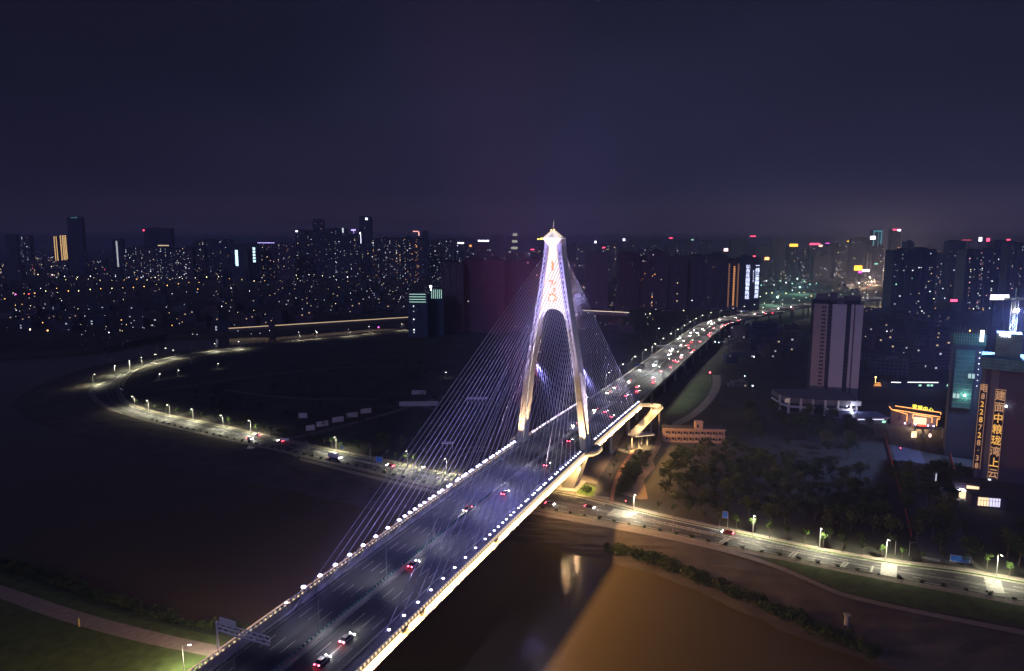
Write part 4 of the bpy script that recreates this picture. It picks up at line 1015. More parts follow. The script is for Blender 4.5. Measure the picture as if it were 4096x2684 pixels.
def place(px, D, py):
    r = ray(px, py); return Vector((r.x / r.y * D, D, CAM_Z + r.z / r.y * D))
def tower(x0, x1, yt, D, label, n=20, pal='wwwy', wall=0, dep=None, z0=0, cols=None, name='tower_block', cat='tower block', fins=True, grp=None, yaw=None, top=True, ww=None):
    p0, p1 = place(x0, D, yt), place(x1, D, yt); w = (p1 - p0).x; h = p0.z - z0; c = (p0 + p1) / 2
    dep = dep or min(w, 26); yaw = rw.uniform(-.12, .12) if yaw is None else yaw
    t = thing(name, label, cat, (c.x, c.y + dep / 2, z0), yaw, grp)
    mb = MB(); mb.box((0, 0, h / 2), (w, dep, h))
    if fins:
        k = max(2, int(w / 9))
        for i in range(k + 1): mb.box((-w / 2 + w * i / k * .98 + w * .01, -dep / 2 - .35, h * .49), (w / k * .42, .7, h * .98))
    mb.build('walls', WALLS[wall], t)
    if top:
        mb = MB(); mb.box((0, 0, h + .5), (w * 1.01, dep * 1.01, 1.0)); q = rw.uniform(-.25, .2)
        mb.box((q * w, 0, h + 2.4), (w * .3, dep * .5, 3.4)); mb.box(((q + .35) * w * .7, 0, h + 1.8), (w * .12, dep * .3, 2.2)); mb.build('roof', M_ROOF, t)
    nr = max(3, int(h / 3.3)); ncol = max(2, int(w / 3.6)); cw = w / ncol
    ww = ww or max(1.5, D * .0009); wh = max(1.2, D * .00062)
    cs_ = [rw.randrange(ncol) for _ in range(max(2, ncol // 3))]
    seen = set()
    for _ in range(n):
        i = rw.choice(cs_) if rw.random() < .7 else rw.randrange(ncol); j = rw.randrange(2, nr)
        if (i, j) in seen: continue
        seen.add((i, j)); o = link('lit_window', qm[rw.choice(pal) + rw.choice(('', '', '_dim', '_dim', '_hot'))], t, (-w / 2 + cw * (i + .5), -dep / 2 - .85, j * h / nr)); o.scale = (ww * rw.uniform(.7, 1.2), 1, wh)
    return t, w, h, dep
def strip_on(t, x, z0, z1, w, dep, m, name='light_strip', y=-.9):
    mb = MB(); mb.box((x, -dep / 2 + y, (z0 + z1) / 2), (w, .3, z1 - z0)); return mb.build(name, m, t)
GOLD = glow('gold_lines', (1, .62, .25), 1.5); CYAN = glow('cyan_sign', (.55, .85, 1), 3.0); TEAL = glow('teal_lines', (.1, .55, .65), .8)
REDS = glow('red_sign', (1, .06, .15), 5.0); WHT = glow('white_sign', (.85, .85, 1), 4.0); YEL = glow('yellow_sign', (1, .55, .05), 3.5); MAGS = glow('magenta_sign', (1, .1, .8), 3); VIOS = glow('violet_sign', (.5, .4, 1), 3)
# left skyline
tower(23, 60, 939, 3000, 'leftmost dark tower on the horizon', 0, wall=3)
tower(74, 116, 943, 3000, 'dark tower with two columns of cool windows, second from the left', 22, 'w', 3)
t, w, h, d = tower(213, 227, 945, 3000, 'slim tower outlined in gold light, left of the broad gold one', 0, yaw=0)
for x in (-.3, .3): strip_on(t, x * w, h * .08, h, w * .25, d, GOLD)
t, w, h, d = tower(238, 266, 941, 3000, 'broad tower covered by vertical gold light lines', 0, yaw=0)
for x in (-.4, -.1, .12, .34): strip_on(t, x * w, h * .05, h, w * .14, d, GOLD)
tower(222, 268, 1044, 2900, 'lit podium at the foot of the gold towers', 8, 'yw', 3, fins=False)
t, w, h, d = tower(268, 321, 869, 2900, 'tallest dark skyscraper at the far left, right of the gold towers', 0, wall=3)
strip_on(t, 0, h - 3, h, w * .5, d, glow('dim_teal', (.2, .6, .7), .5))
t, w, h, d = tower(448, 485, 957, 3000, 'tower with one bright vertical light ladder near the horizon', 0, wall=3); strip_on(t, 0, h * .15, h * .95, w * .18, d, glow('ladder', (.8, .85, .9), 1.0))
for i, (a, b, y) in enumerate(((490, 536, 992), (540, 580, 988), (584, 626, 994), (630, 676, 989), (680, 722, 996), (724, 768, 990))):
    tower(a, b, y, 2350, 'dark apartment slab in the left row of six, number %s from the left' % ('one', 'two', 'three', 'four', 'five', 'six')[i], 26, 'wwwwy', i % 4)
t, w, h, d = tower(573, 684, 913, 2800, 'broad dark block rising behind the left apartment row', 0, wall=3); strip_on(t, .2 * w, h * .62, h * .64, w * .4, d, WIN['y'])
mb = MB(); mb.ball((-w / 2, -d / 2, h - 8), 4); mb.build('beacon', REDS, t)
tower(772, 812, 965, 2500, 'dark tower left of the two cyan signs, lower one', 12, 'wy'); tower(812, 850, 957, 2600, 'dark tower left of the two cyan signs, higher one', 6); tower(855, 922, 960, 2500, 'wide dark tower with few windows left of the first cyan sign', 12, 'wwo', 3)
t, w, h, d = tower(925, 975, 978, 2300, 'tower bearing the larger vertical cyan sign', 0, wall=3); strip_on(t, -.1 * w, h * .42, h * .85, w * .22, d, CYAN)
t, w, h, d = tower(985, 1028, 975, 2350, 'tower bearing the smaller vertical cyan sign', 0, wall=3)
for k in range(5): strip_on(t, .2 * w, h * (.5 + k * .085), h * (.56 + k * .085), w * .22, d, CYAN)
t, w, h, d = tower(1030, 1100, 970, 2400, 'wide tower with violet roof line and scattered warm windows', 24, 'yyp', 1); strip_on(t, 0, h - 2, h, w, d, VIOS)
tower(1104, 1170, 974, 2400, 'wide tower with pink-lit windows left of the middle cluster', 24, 'ypw', 1)
t, w, h, d = tower(1182, 1250, 921, 2500, 'tall slab with a white sign on its upper left corner', 20, 'wwy'); strip_on(t, -.45 * w, h - 6, h - 1, 8, d, WHT)
tower(1250, 1293, 878, 2800, 'tall slim tower with faint pink windows behind the middle cluster', 10, 'p', 3)
t, w, h, d = tower(1296, 1384, 915, 2500, 'widest slab of the middle cluster', 34, 'wwwy'); strip_on(t, .35 * w, h - 14, h + 3, 5, d, WIN['w'])
t, w, h, d = tower(1390, 1436, 938, 2500, 'block with glowing violet roof sign', 22, 'wwy'); mb = MB(); mb.box((0, -d / 2, h + 16), (16, 2, 5)); mb.beam((0, 0, h), (0, -d / 2, h + 14), 1, 1); mb.build('roof_sign', VIOS, t)
t, w, h, d = tower(1437, 1483, 867, 2700, 'tallest dark tower of the middle skyline with a white sign at its top', 6, 'yw', 3); strip_on(t, .15 * w, h - 12, h - 4, 9, d, WHT); strip_on(t, -.45 * w, h * .55, h * .74, 6, d, WHT)
for i, (a, b, y, pl) in enumerate(((1486, 1520, 958, 'wo'), (1524, 1560, 952, 'ww'), (1562, 1602, 957, 'oyw'), (1606, 1640, 949, 'wwo'), (1644, 1686, 955, 'ooy'))):
    tower(a, b, y, 2300, 'apartment tower with %s windows, number %s right of the tallest middle tower' % (('warm', 'cool', 'orange', 'white', 'amber')[i], ('one', 'two', 'three', 'four', 'five')[i]), 32, pl, i % 3)
tower(1688, 1710, 925, 2700, 'slim blank tower beside the curved pink roof sign', 0, wall=3)
t = thing('roof_sign', 'curved pink neon roof sign on the skyline', 'sign', place(1672, 2500, 930)); mb = MB(); mb.box((-9, 0, 4), (20, 1, 3)); mb.box((3, 0, -4), (4, 1, 14)); mb.build('neon', glow('pink_neon', (1, .45, .4), 2.5), t); mb = MB(); mb.beam((0, 1, -60), (0, 1, 2), 3, 3); mb.build('mast', M_DARKST, t)
for i, (a, b, y, e) in enumerate(((1714, 1742, 966, 0), (1745, 1773, 959, 0), (1780, 1816, 958, 0), (1828, 1860, 975, 1), (1866, 1900, 977, 2), (1905, 1960, 966, 1))):
    t, w, h, d = tower(a, b, y, 2400, 'dark tower with few windows in the row left of the pylon, number %s' % ('one', 'two', 'three', 'four', 'five', 'six')[i], 10, 'ww', i % 4)
    if e: strip_on(t, 0, h - (0 if e == 1 else 9), h + (5 if e == 1 else -2), w * (.8 if e == 1 else .3), d, WHT if e == 1 else WIN['o'])
tower(1965, 2012, 943, 4200, 'hazy pale tower far behind, left of the pylon', 0, wall=2)
t = thing('lit_tower', 'white-lit stacked tower on the horizon just left of the pylon', 'tower', (*place(2060, 3200, 1005).xy, 0)); zt = place(2060, 3200, 934).z; zb = 40
for k in range(5): mb = MB(); z_ = lerp(zt, zb, k / 4.3); mb.box((-(k * 1.5), 0, z_ - 5), (20 + k * 5, 14, 11)); mb.build('storey_block', glow('cream_facade', (.85, .8, .65), .75), t)
mb = MB(); mb.box((0, 2, zt / 2), (12, 10, zt - 3)); mb.build('core', WALLS[2], t)
# big dark slabs close behind the bridge, left
for i, (a, b, y, D) in enumerate(((1767, 1850, 1050, 950), (1854, 1925, 1043, 960), (1930, 2010, 1040, 950), (2014, 2090, 1046, 970), (2094, 2165, 1041, 940))):
    tower(a, b, y, D, 'huge unlit apartment slab left of the pylon, number %s from the left' % ('one', 'two', 'three', 'four', 'five')[i], (0, 1, 0, 2, 4)[i], 'wp', 1, dep=16, yaw=.04 * (i % 3 - 1))
t, w, h, d = tower(1640, 1707, 1172, 900, 'tower under construction with green-white lit top floors', 6, 'w', 3)
LG = glow('floodlit_glow', (.6, 1, .85), .9)  # floodlight on top floors and scaffold put in as glowing bands
for k in range(4): strip_on(t, 0, h - 2 - k * 3.4, h - 1.2 - k * 3.4, w, d, LG)
t, w, h, d = tower(1722, 1768, 1158, 915, 'second construction tower with lit scaffold crown', 0, 'w', 3)
for k in range(6): strip_on(t, (k - 2.5) * w / 6, h - 12, h, .8, d, LG)
mb = MB(); mb.ball((-w * .5, -d / 2, h + 4), 1.6); mb.tube((-w * .5, -d / 2, h - 4), (-w * .5, -d / 2, h + 4), .4, .3, 6); mb.build('floodlight', glow('flood_white', (.8, .9, 1), 14), t)
# dark slabs right of the pylon
SR = (((2348, 2431, 1014, 1330), 3, 'narrow unlit slab directly right of the pylon'), ((2477, 2556, 1012, 1300), 0, 'unlit slab, first of the wide dark group right of the pylon'), ((2560, 2600, 1030, 1310), 6, 'lower unlit slab between two taller ones right of the pylon'), ((2603, 2671, 1005, 1300), 10, 'tallest slab of the dark group, with a few orange windows'),
      ((2685, 2750, 1024, 1290), 4, 'dark slab under the watermark-free sky, left of the lit-edge tower, first of three'), ((2754, 2830, 1023, 1300), 3, 'dark slab, second of three left of the tower with amber columns'), ((2834, 2907, 1018, 1290), 2, 'dark slab, last of three left of the tower with amber columns'))
for i, (q, n, lab) in enumerate(SR):
    if i == 4: lab = 'dark slab, first of three left of the tower with amber columns'
    tower(*q, lab, n, 'oyw', 1, dep=18)
t, w, h, d = tower(2917, 2960, 1040, 1290, 'tower with two amber-lit window columns', 0, wall=1)
for x, n_ in ((-.42, 1), (.05, 24), (.42, 1)):
    if n_ == 1: strip_on(t, x * w, h * .06, h * .93, w * .12, d, mat('lit_pier', (.3, .16, .1), .8, var=0, em=(1, .45, .2), es=.22))
    else:
        for k in range(n_): o = link('lit_window', qm['o'], t, (x * w, -d / 2 - .9, h * .1 + k * h * .8 / n_)); o.scale = (3.0, 1, 1.3)
t, w, h, d = tower(2964, 3040, 1030, 1290, 'dark tower with two vertical strips of blue-white characters', 0, wall=3, yaw=0)
def text_mesh(txt, size, m, parent, loc, name='lettering', rot=(math.pi / 2, 0, 0), ext=.08, align='CENTER'):
    cu = bpy.data.curves.new('t', 'FONT'); cu.body = txt; cu.size = size; cu.extrude = ext; cu.align_x = align; cu.resolution_u = 2; cu.offset = size * .012
    o = bpy.data.objects.new('t', cu); COL.objects.link(o); bpy.context.view_layer.update()
    me = bpy.data.meshes.new_from_object(o.evaluated_get(bpy.context.evaluated_depsgraph_get())); bpy.data.objects.remove(o); bpy.data.curves.remove(cu)
    me.materials.clear(); me.materials.append(m); ob = link(name, me, parent, loc); ob.rotation_euler = rot; return ob
LW = glow('led_white', (.66, .72, 1), 2.6)
for x, txt, z0_, st in ((-.2, '城市花园销售热线', h * .88, 8.2), (.75, '一线江景精装现房', h * .9, 8.2)):
    for k, ch in enumerate(txt): text_mesh(ch, 8.0, LW, t, (x * w / 1.9, -d / 2 - 1, z0_ - (k + 1) * st))
for k, ch in enumerate('8228'): text_mesh(ch, 5.5, LW, t, (.2 * w, -d / 2 - 1, h * .72 - k * 6))
# far right skyline
for i, (a, b, y, D, n, pal) in enumerate(((2320, 2345, 1000, 2600, 4, 'y'), (2432, 2470, 968, 2600, 14, 'wy'), (2420, 2450, 985, 2900, 8, 'y'), (2500, 2540, 965, 3000, 8, 'w'), (2590, 2640, 962, 3200, 6, 'wg'), (2680, 2720, 968, 3100, 6, 'w'), (2740, 2770, 958, 3300, 4, 'w'), (2800, 2850, 966, 3000, 8, 'wy'), (2925, 2990, 958, 3100, 4, 'w'), (3092, 3143, 956, 2900, 4, 'w'))):
    tower(a, b, y, D, 'hazy far tower on the skyline right of the pylon, number %s' % ('one', 'two', 'three', 'four', 'five', 'six', 'seven', 'eight', 'nine', 'ten')[i], n, pal, 2)
for i, (a, b, y, D, n, pal) in enumerate(((3150, 3190, 985, 3000, 5, 'oy'), (3240, 3300, 982, 3000, 8, 'py'), (3310, 3350, 978, 3000, 6, 'w'), (3355, 3400, 970, 2900, 8, 'wg'), (3410, 3482, 953, 2700, 12, 'wy'))):
    tower(a, b, y, D, 'city block below the red and orange roof signs, number %s' % ('one', 'two', 'three', 'four', 'five')[i], n, pal, 3)
t, w, h, d = tower(3494, 3530, 922, 2600, 'tall tower outlined in teal light', 0, wall=3, yaw=0)
for x, a_, b_, ww_ in ((-.42, .62, 1, .1), (.42, .02, 1, .12), (.1, .02, .98, .06)): strip_on(t, x * w, h * a_, h * b_, w * ww_, d, TEAL)
strip_on(t, 0, h - 4, h, w, d, TEAL)
t, w, h, d = tower(3570, 3602, 918, 2700, 'tower with red roof sign and an orange vertical sign', 12, 'wyp', 3); strip_on(t, 0, h - 3, h + 2, w * 1.1, d, REDS); strip_on(t, .4 * w, h * .35, h * .62, 7, d, WIN['o'])
tower(3576, 3660, 1002, 1150, 'big dark apartment block, left half of the pair left of the crane', 16, 'wwg', 3); tower(3666, 3745, 998, 1160, 'big dark apartment block, right half of the pair left of the crane', 18, 'wwy', 3)
tower(3625, 3656, 967, 1500, 'narrow dark tower behind the big pair of blocks', 0, wall=3)
for i, (a, b, y, D, n) in enumerate(((3752, 3800, 1018, 1500, 14), (3804, 3862, 966, 1600, 22), (3866, 3930, 1004, 1250, 30), (3934, 4002, 1000, 1250, 34), (3985, 4060, 966, 1600, 18), (4040, 4110, 975, 1500, 14))):
    tower(a, b, y, D, 'dark apartment block at the right edge skyline, number %s from the left' % ('one', 'two', 'three', 'four', 'five', 'six')[i], n, 'wwyp', 3)
mb = MB(); rd = random.Random(9)
for _ in range(420):
    px = rd.choice((rd.uniform(-100, 4200), rd.uniform(1900, 4200))); D = rd.uniform(2300, 5200); c = place(px, D, 977); h = rd.choice((25, 40, 60, 80, 95, 110)) * rd.uniform(.7, 1.15) * (.6 if px < 1100 else 1); w = rd.uniform(22, 60)
    mb.m = 0; mb.box((c.x, c.y, h / 2), (w, 24, h), 0)
    if rd.random() < .5: mb.box((c.x + w * .2, c.y, h + 3), (w * .3, 12, 6))
    for k in range(rd.choice((1, 2, 4, 6, 9))):
        mb.m = rd.choice((1, 1, 2, 2, 3)) if rd.random() < .93 else 4
        q = D * .00075 * rd.uniform(.6, 1.2); mb.box((c.x + rd.uniform(-.45, .45) * w, c.y - 12.3, rd.uniform(.15, .95) * h), (q, .4, q * .8))
tag(mb.build('distant_city', [WALLS[0], glow('dc_cool', (.85, .9, 1), 3.2), glow('dc_warm', (1, .75, .45), 3.2), glow('dc_amber', (1, .5, .2), 2.8), glow('dc_red', (1, .1, .25), 4)]), 'hazy mass of far city blocks with countless tiny lights along the horizon', None, None, 'stuff')
# roof signs
for i, (px, py, D, w, h, m, lab) in enumerate(((3175, 981, 2900, 36, 12, YEL, 'orange oval roof sign on the skyline'), (3260, 976, 2900, 44, 8, REDS, 'long red and white roof sign on the skyline'), (3283, 983, 2890, 16, 8, glow('peach_sign', (1, .6, .45), 3), 'peach roof sign right beside the red one'), (3310, 973, 2900, 18, 3, MAGS, 'small magenta sign above the block'), (3399, 965, 2800, 22, 4, YEL, 'thin amber roof sign'),
    (3492, 951, 2550, 20, 13, WHT, 'bright white billboard left of the teal tower'), (3597, 921, 2600, 14, 7, WHT, 'white disc sign next to the red roof sign'), (3922, 957, 1500, 7, 9, WHT, 'white square roof sign at the right skyline'), (3953, 959, 1500, 7, 7, REDS, 'red square roof sign at the right skyline'), (4034, 959, 1500, 8, 2.4, REDS, 'flat red sign at the far right skyline'), (3867, 960, 1550, 22, 1.6, glow('dim_red', (1, .1, .2), 1), 'dim red roof line at the right skyline'),
    (2496, 959, 3000, 10, 10, WHT, 'small square white roof sign right of the pylon'), (2382, 968, 2600, 8, 8, WHT, 'small white roof sign nearest right of the pylon'), (2684, 952, 3000, 16, 4, REDS, 'small red roof sign in the middle right skyline'), (3012, 945, 3000, 26, 4, REDS, 'red and white roof line above the dark slabs'), (2770, 959, 3000, 12, 5, WIN['g'], 'small green roof sign'), (2305, 987, 2600, 11, 4, REDS, 'small red beacon sign just right of the pylon'), (2415, 990, 2600, 11, 4, REDS, 'second small red sign right of the pylon'), (2130, 998, 2700, 14, 4, REDS, 'small red sign just left of the pylon'),
    (2904, 999, 2400, 14, 10, glow('pinkwhite', (1, .6, .6), 5), 'pink-white lamp sign above the dark slabs'), (3068, 1034, 2200, 14, 8, glow('hot_orange', (1, .35, .1), 7), 'glowing orange-red sign right of the character tower'), (3018, 1025, 1280, 4, 2, REDS, 'red beacon on the character tower roof'), (3433, 1072, 1700, 20, 12, YEL, 'stack of amber signs at the start of the bright avenue'), (3441, 1088, 1690, 9, 5, MAGS, 'magenta sign under the amber stack'), (3464, 1082, 1680, 18, 6, glow('cream_sign', (1, .85, .8), 3), 'cream billboard beside the amber stack'),
    (3564, 1029, 1900, 12, 10, WIN['o'], 'orange-red sign beside the avenue'), (3816, 1202, 900, 9, 3, REDS, 'red sign above the street in the right middle'), (3999, 1189, 620, 17, 4.5, WHT, 'long white rooftop sign left of the floodlight'), (3505, 1055, 1900, 10, 4, WIN['g'], 'green sign near the avenue'))):
    p = place(px, D, py); t = thing('roof_sign', lab, 'sign', p)
    mb = MB(); mb.box((0, 0, 0), (w, .6, h), 0, .96, 1); mb.build('sign_face', m, t); mb = MB(); mb.box((0, .5, 0), (w * 1.04, .4, h * 1.06)); mb.build('frame', M_DARKST, t)
    mb = MB(); mb.beam((-w * .3, .8, -p.z), (-w * .3, .8, 0), .8, .8); mb.beam((w * .3, .8, -p.z), (w * .3, .8, 0), .8, .8); mb.build('support', M_DARKST, t)

# ------------------------------------------------------------------ far street lamps, rows and strays
def far_lamp(m, r=.8):
    t = MB(); t.m = 0; t.tube((0, 0, 0), (0, 0, 9), .18, .1, 5); t.m = 1; t.ball((0, 0, 9.2), r, 8, 5); return t
FL = {k: far_lamp(0).mesh('far_lamp', [M_STEEL, glow('far_' + k, c, s)]) for k, c, s in (('white', (.9, .95, 1), 9), ('warm', (1, .82, .5), 9), ('amber', (1, .5, .15), 8), ('yellow', (1, .85, .25), 8), ('green', (.4, 1, .7), 7), ('magenta', (1, .1, .7), 8), ('red', (1, .08, .1), 8))}
def farlamp(px, py, k, lab, grp, s=None, z=0):
    g = G(px, py, 9.0); g.z = z; D = g.y; sc = (s or 1) * max(.7, min(2.2, D / 1700))
    o = link('street_lamp', FL[k], None, g); o.scale = (sc,) * 3; o.location = G(px, py, 9.2 * sc) ; o.location.z = z
    tag(o, lab, 'street lamp', grp)
rf = random.Random(5)
def rowl(pts, n, k, lab, grp, jit=3, s=1):
    q = even([Vector((*p, 0)) for p in pts], n)
    for v in q: farlamp(v.x + rf.uniform(-4, 4), v.y + rf.uniform(-jit, jit), k if isinstance(k, str) else rf.choice(k), lab, grp, s * rf.uniform(.7, 1.15))
rowl([(0, 1076), (150, 1066), (300, 1064), (480, 1060)], 20, ('yellow', 'warm', 'yellow', 'amber'), 'yellow street lamp in the farthest row on the left', 'farthest left lamp row', 4, 1)
rowl([(120, 1010), (215, 1000)], 8, 'yellow', 'yellow lamp on the horizon beside the gold towers', 'lamps beside the gold towers', 7, .8)
rowl([(325, 1003), (410, 1002)], 6, ('white', 'yellow'), 'white lamp on the horizon right of the tall dark skyscraper', 'lamps right of the skyscraper', 2, .9)
rowl([(0, 1090), (300, 1106), (600, 1107), (900, 1106), (1180, 1100), (1390, 1104)], 28, ('warm', 'white', 'warm'), 'warm white lamp in the long row under the left skyline', 'lamp row under the left skyline', 4)
rowl([(260, 1120), (520, 1117), (800, 1113), (1060, 1122)], 18, ('warm', 'amber', 'yellow'), 'amber lamp in the second row under the left skyline', 'second lamp row', 4, .8)
rowl([(50, 1176), (250, 1165), (470, 1152), (640, 1140), (800, 1130)], 18, ('amber', 'warm'), 'amber lamp in the slanting row of the left plain', 'slanting amber lamp row', 4)
rowl([(1056, 1044), (1180, 1044), (1400, 1050)], 14, ('warm', 'yellow'), 'yellow lamp in front of the middle skyline', 'lamps before the middle skyline', 2, .8)
rowl([(1370, 1082), (1440, 1077), (1400, 1090)], 9, ('red', 'white', 'red', 'magenta'), 'red or white shop lamp in the bright cluster left of centre', 'shop lamps left of centre', 4, 1)
rowl([(1965, 1014), (2120, 1013), (2100, 1025)], 14, ('warm', 'white'), 'lamp in the bright strip behind the dark slabs left of the pylon', 'lamps behind the left slabs', 4, .8)
rowl([(2290, 1050), (2340, 1060), (2470, 1075), (2480, 1100)], 16, ('warm', 'white', 'amber'), 'street lamp between the dark slabs right of the pylon', 'lamps between the right slabs', 12, .8)
rowl([(3090, 1035), (3190, 1034)], 9, 'white', 'white lamp above the dark slabs on the right', 'white lamps above right slabs', 3, .8)
rowl([(3440, 1148), (3480, 1115), (3520, 1082), (3560, 1062)], 12, ('warm', 'white', 'green'), 'street lamp along the left side of the bright avenue', 'lamps of the avenue', 3, .9)
rowl([(3040, 1180), (3120, 1175), (3200, 1165), (3270, 1190)], 10, ('warm', 'amber', 'white'), 'lamp on the lit square behind the elevated road', 'lamps of the lit square', 8, 1.1)
rowl([(3020, 1140), (3100, 1128), (3200, 1124), (3290, 1140)], 12, ('green', 'white'), 'green-white lamp on the lit square', 'green-white lamps of the square', 12, 1.2)
rowl([(3450, 1225), (3600, 1230), (3800, 1234), (3930, 1238)], 14, ('amber', 'warm'), 'orange lamp along the straight street behind the tall tower', 'orange lamps of the straight street', 2, .9)
rowl([(3450, 1195), (3640, 1195), (3760, 1200), (3900, 1208)], 12, ('white', 'warm'), 'white lamp behind the straight orange-lit street', 'white lamps behind the street', 10, 1.0)
rowl([(2600, 1255), (2680, 1270), (2870, 1180)], 3, 'warm', 'lone warm lamp behind the elevated road', 'lone lamps behind the elevated road', 2)
LAB = 'lone street lamp scattered in the dark %s'
for n, (x0, x1, y0, y1), pal, w in ((24, (0, 1150, 1150, 1330), ('white', 'white', 'warm', 'amber'), 'left plain'), (12, (1000, 1760, 1110, 1270), ('white', 'warm', 'white'), 'quarter left of centre'), (6, (2330, 2680, 1140, 1330), ('white', 'warm'), 'ground right of the pylon'), (10, (3460, 3800, 1250, 1500), ('white', 'white', 'warm'), 'quarter right of the tall tower'), (6, (2820, 3200, 1300, 1560), ('white',), 'village below the elevated road'), (6, (3080, 3400, 1040, 1130), ('warm', 'white', 'green'), 'city behind the square')):
    for _ in range(n): farlamp(rf.uniform(x0, x1), rf.uniform(y0, y1), rf.choice(pal), LAB % w, 'stray lamps, ' + w, rf.uniform(.5, .95))
for px, py, k, lab in ((62, 1177, 'magenta', 'magenta lamp at the left end of the slanting row'), (746, 1222, 'magenta', 'violet-magenta lamp in the middle of the left plain'), (115, 1176, 'red', 'red lamp in the slanting row at far left'), (270, 1267, 'yellow', 'bright star-like yellow lamp in the left plain'), (190, 1322, 'amber', 'big orange lamp near the left river bank'), (120, 1318, 'warm', 'warm lamp left of the big orange one'), (1514, 1309, 'magenta', 'small magenta lamp behind the river bend'), (3668, 1203, 'red', 'red lamp on the street in the middle right'), (3880, 1323, 'amber', 'orange lamp left of the construction crane'), (3602, 1792, 'red', 'red tail-light-like lamp on the site road'), (2840, 1490, 'red', 'red lamp pair at the end of the side road'), (2503, 2003, 'red', 'small red lamp at the foot of the brick path')):
    farlamp(px, py, k, lab, None, 1.5 if py < 1700 else .5)

mb = MB(); mb.m = 0
for _ in range(620):
    x0, x1, y0, y1 = rf.choice(((0, 1700, 1035, 1110), (1960, 2200, 1000, 1040), (2290, 3100, 985, 1060), (3040, 3600, 985, 1080), (3740, 4096, 1000, 1200), (2290, 3050, 985, 1030), (0, 1700, 1120, 1260), (0, 1100, 1240, 1340), (3460, 3800, 1240, 1460), (2330, 2660, 1150, 1300), (3020, 3420, 1050, 1170), (1150, 1700, 1110, 1200)))
    g = G(rf.uniform(x0, x1), rf.uniform(y0, y1), 6); mb.m = rf.choice((0, 0, 1)); mb.ball(g, .00042 * g.y * rf.uniform(.5, 1), 6, 4)
tag(mb.build('scattered_lights', [glow('dot_cool', (.8, .85, 1), 3.5), glow('dot_warm', (1, .72, .4), 3.5)]), 'countless tiny lamps scattered over the dark quarters', None, None, 'stuff')
# ------------------------------------------------------------------ low houses
def house_mesh(seed):
    r = random.Random(seed); w, d, h = r.uniform(14, 26), r.uniform(10, 16), r.choice((7, 10, 13, 16))
    b = MB(); b.m = 0; b.box((0, 0, h / 2), (w, d, h)); b.box((w * .2, 0, h + 1.2), (w * .25, d * .4, 2.4)); b.box((0, 0, h + .2), (w * 1.03, d * 1.03, .5))
    if r.random() < .5: b.box((-w * .6, 1, h * .3), (w * .3, d * .8, h * .6))
    for k in range(int(h / 3)):
        for i in range(int(w / 3.2)):
            x = -w / 2 + 2 + i * 3.2; z = 1.8 + k * 3.1
            b.m = 2 if r.random() < .05 else 1; b.box((x, -d / 2 - .06, z), (1.7, .12, 1.4))
    me = b.mesh('house', [WALLS[seed % 5], M_GLASSD, glow('house_win_' + ('w', 'y')[seed % 2], ((.8, .88, 1), (1, .72, .42))[seed % 2], .8)]); return me
HM = [house_mesh(k) for k in range(12)]
def houses(n, x0, x1, y0, y1, lab, grp, avoid=None, s=(.8, 1.3)):
    k = 0; tr = 0; done = []
    while k < n and tr < n * 30:
        tr += 1; px, py = rf.uniform(x0, x1), rf.uniform(y0, y1); g = G(px, py)
        if avoid and avoid(px, py): continue
        if any((g - q).length < 24 for q in done): continue
        done.append(g); k += 1
        o = link('house', rf.choice(HM), None, (g.x, g.y, -.1), rf.choice((0, .1, -.15, .3, -.35))); sc = rf.uniform(*s); o.scale = (sc, sc, sc)
        tag(o, lab, 'house', grp)
houses(70, 0, 1250, 1130, 1325, 'low dark house with few lit windows on the left plain', 'low houses on the left plain')
houses(40, 1150, 1640, 1120, 1262, 'low dark house with lit windows left of the construction towers', 'low houses left of centre')
houses(22, 2300, 2640, 1150, 1330, 'low dark house behind the bridge, right of the pylon', 'low houses right of the pylon', lambda x, y: x > 2640 - (y - 1250) * .6)
houses(16, 2860, 3170, 1320, 1440, 'village house with few lit windows right of the elevated road', 'village houses right of the elevated road', lambda x, y: x < 2900 + (1440 - y) * .2)
houses(40, 3460, 3800, 1250, 1500, 'dark four-storey block in the quarter right of the tall tower', 'blocks right of the tall tower')
houses(36, 3000, 3560, 1045, 1180, 'dark city block behind the elevated road', 'blocks behind the elevated road', lambda x, y: 3430 < x < 3560 and y > 1060)
for px, py, lab, sd in ((2700, 1462, 'pale dim house by the side road end', 2), (2945, 1385, 'dim four-storey house with a row of cool windows', 5), (2955, 1545, 'small square two-storey house with pale walls by the concrete track', 7), (2920, 1450, 'dim house with one balcony column below the village', 3)):
    o = link('house', HM[sd], None, G(px, py), .1); o.scale = (.7,) * 3; tag(o, lab, 'house')
# glowing railing of the distant embankment road
t = thing('embankment_road', 'distant raised road edged by one long warm line of light', 'road', (0, 0, 0))
p, q = G(912, 1312, 4), G(1640, 1267, 4)
mb = MB(); mb.beam((p.x, p.y, 1.9), (q.x, q.y, 1.9), 9, 3.6); mb.build('embankment', M_CONC, t)
mb = MB(); d_ = (q - p).normalized(); n_ = Vector((d_.y, -d_.x, 0)) * 4.6; mb.beam(p + n_, q + n_, .3, 1.1); mb.build('light_line', glow('long_line', (1, .72, .42), .8), t)
t = thing('embankment_road', 'short bright raised road line right of the pylon', 'road', (0, 0, 0))
p, q = G(2330, 1240, 6), G(2515, 1249, 6); mb = MB(); mb.beam((p.x, p.y, 2.8), (q.x, q.y, 2.8), 9, 5.5); mb.build('embankment', M_CONC, t)
mb = MB(); mb.beam((p.x, p.y - 4.7, 6), (q.x, q.y - 4.7, 6), .4, .8); mb.build('light_line', glow('bright_line', (1, .80, .60), 1.6), t)
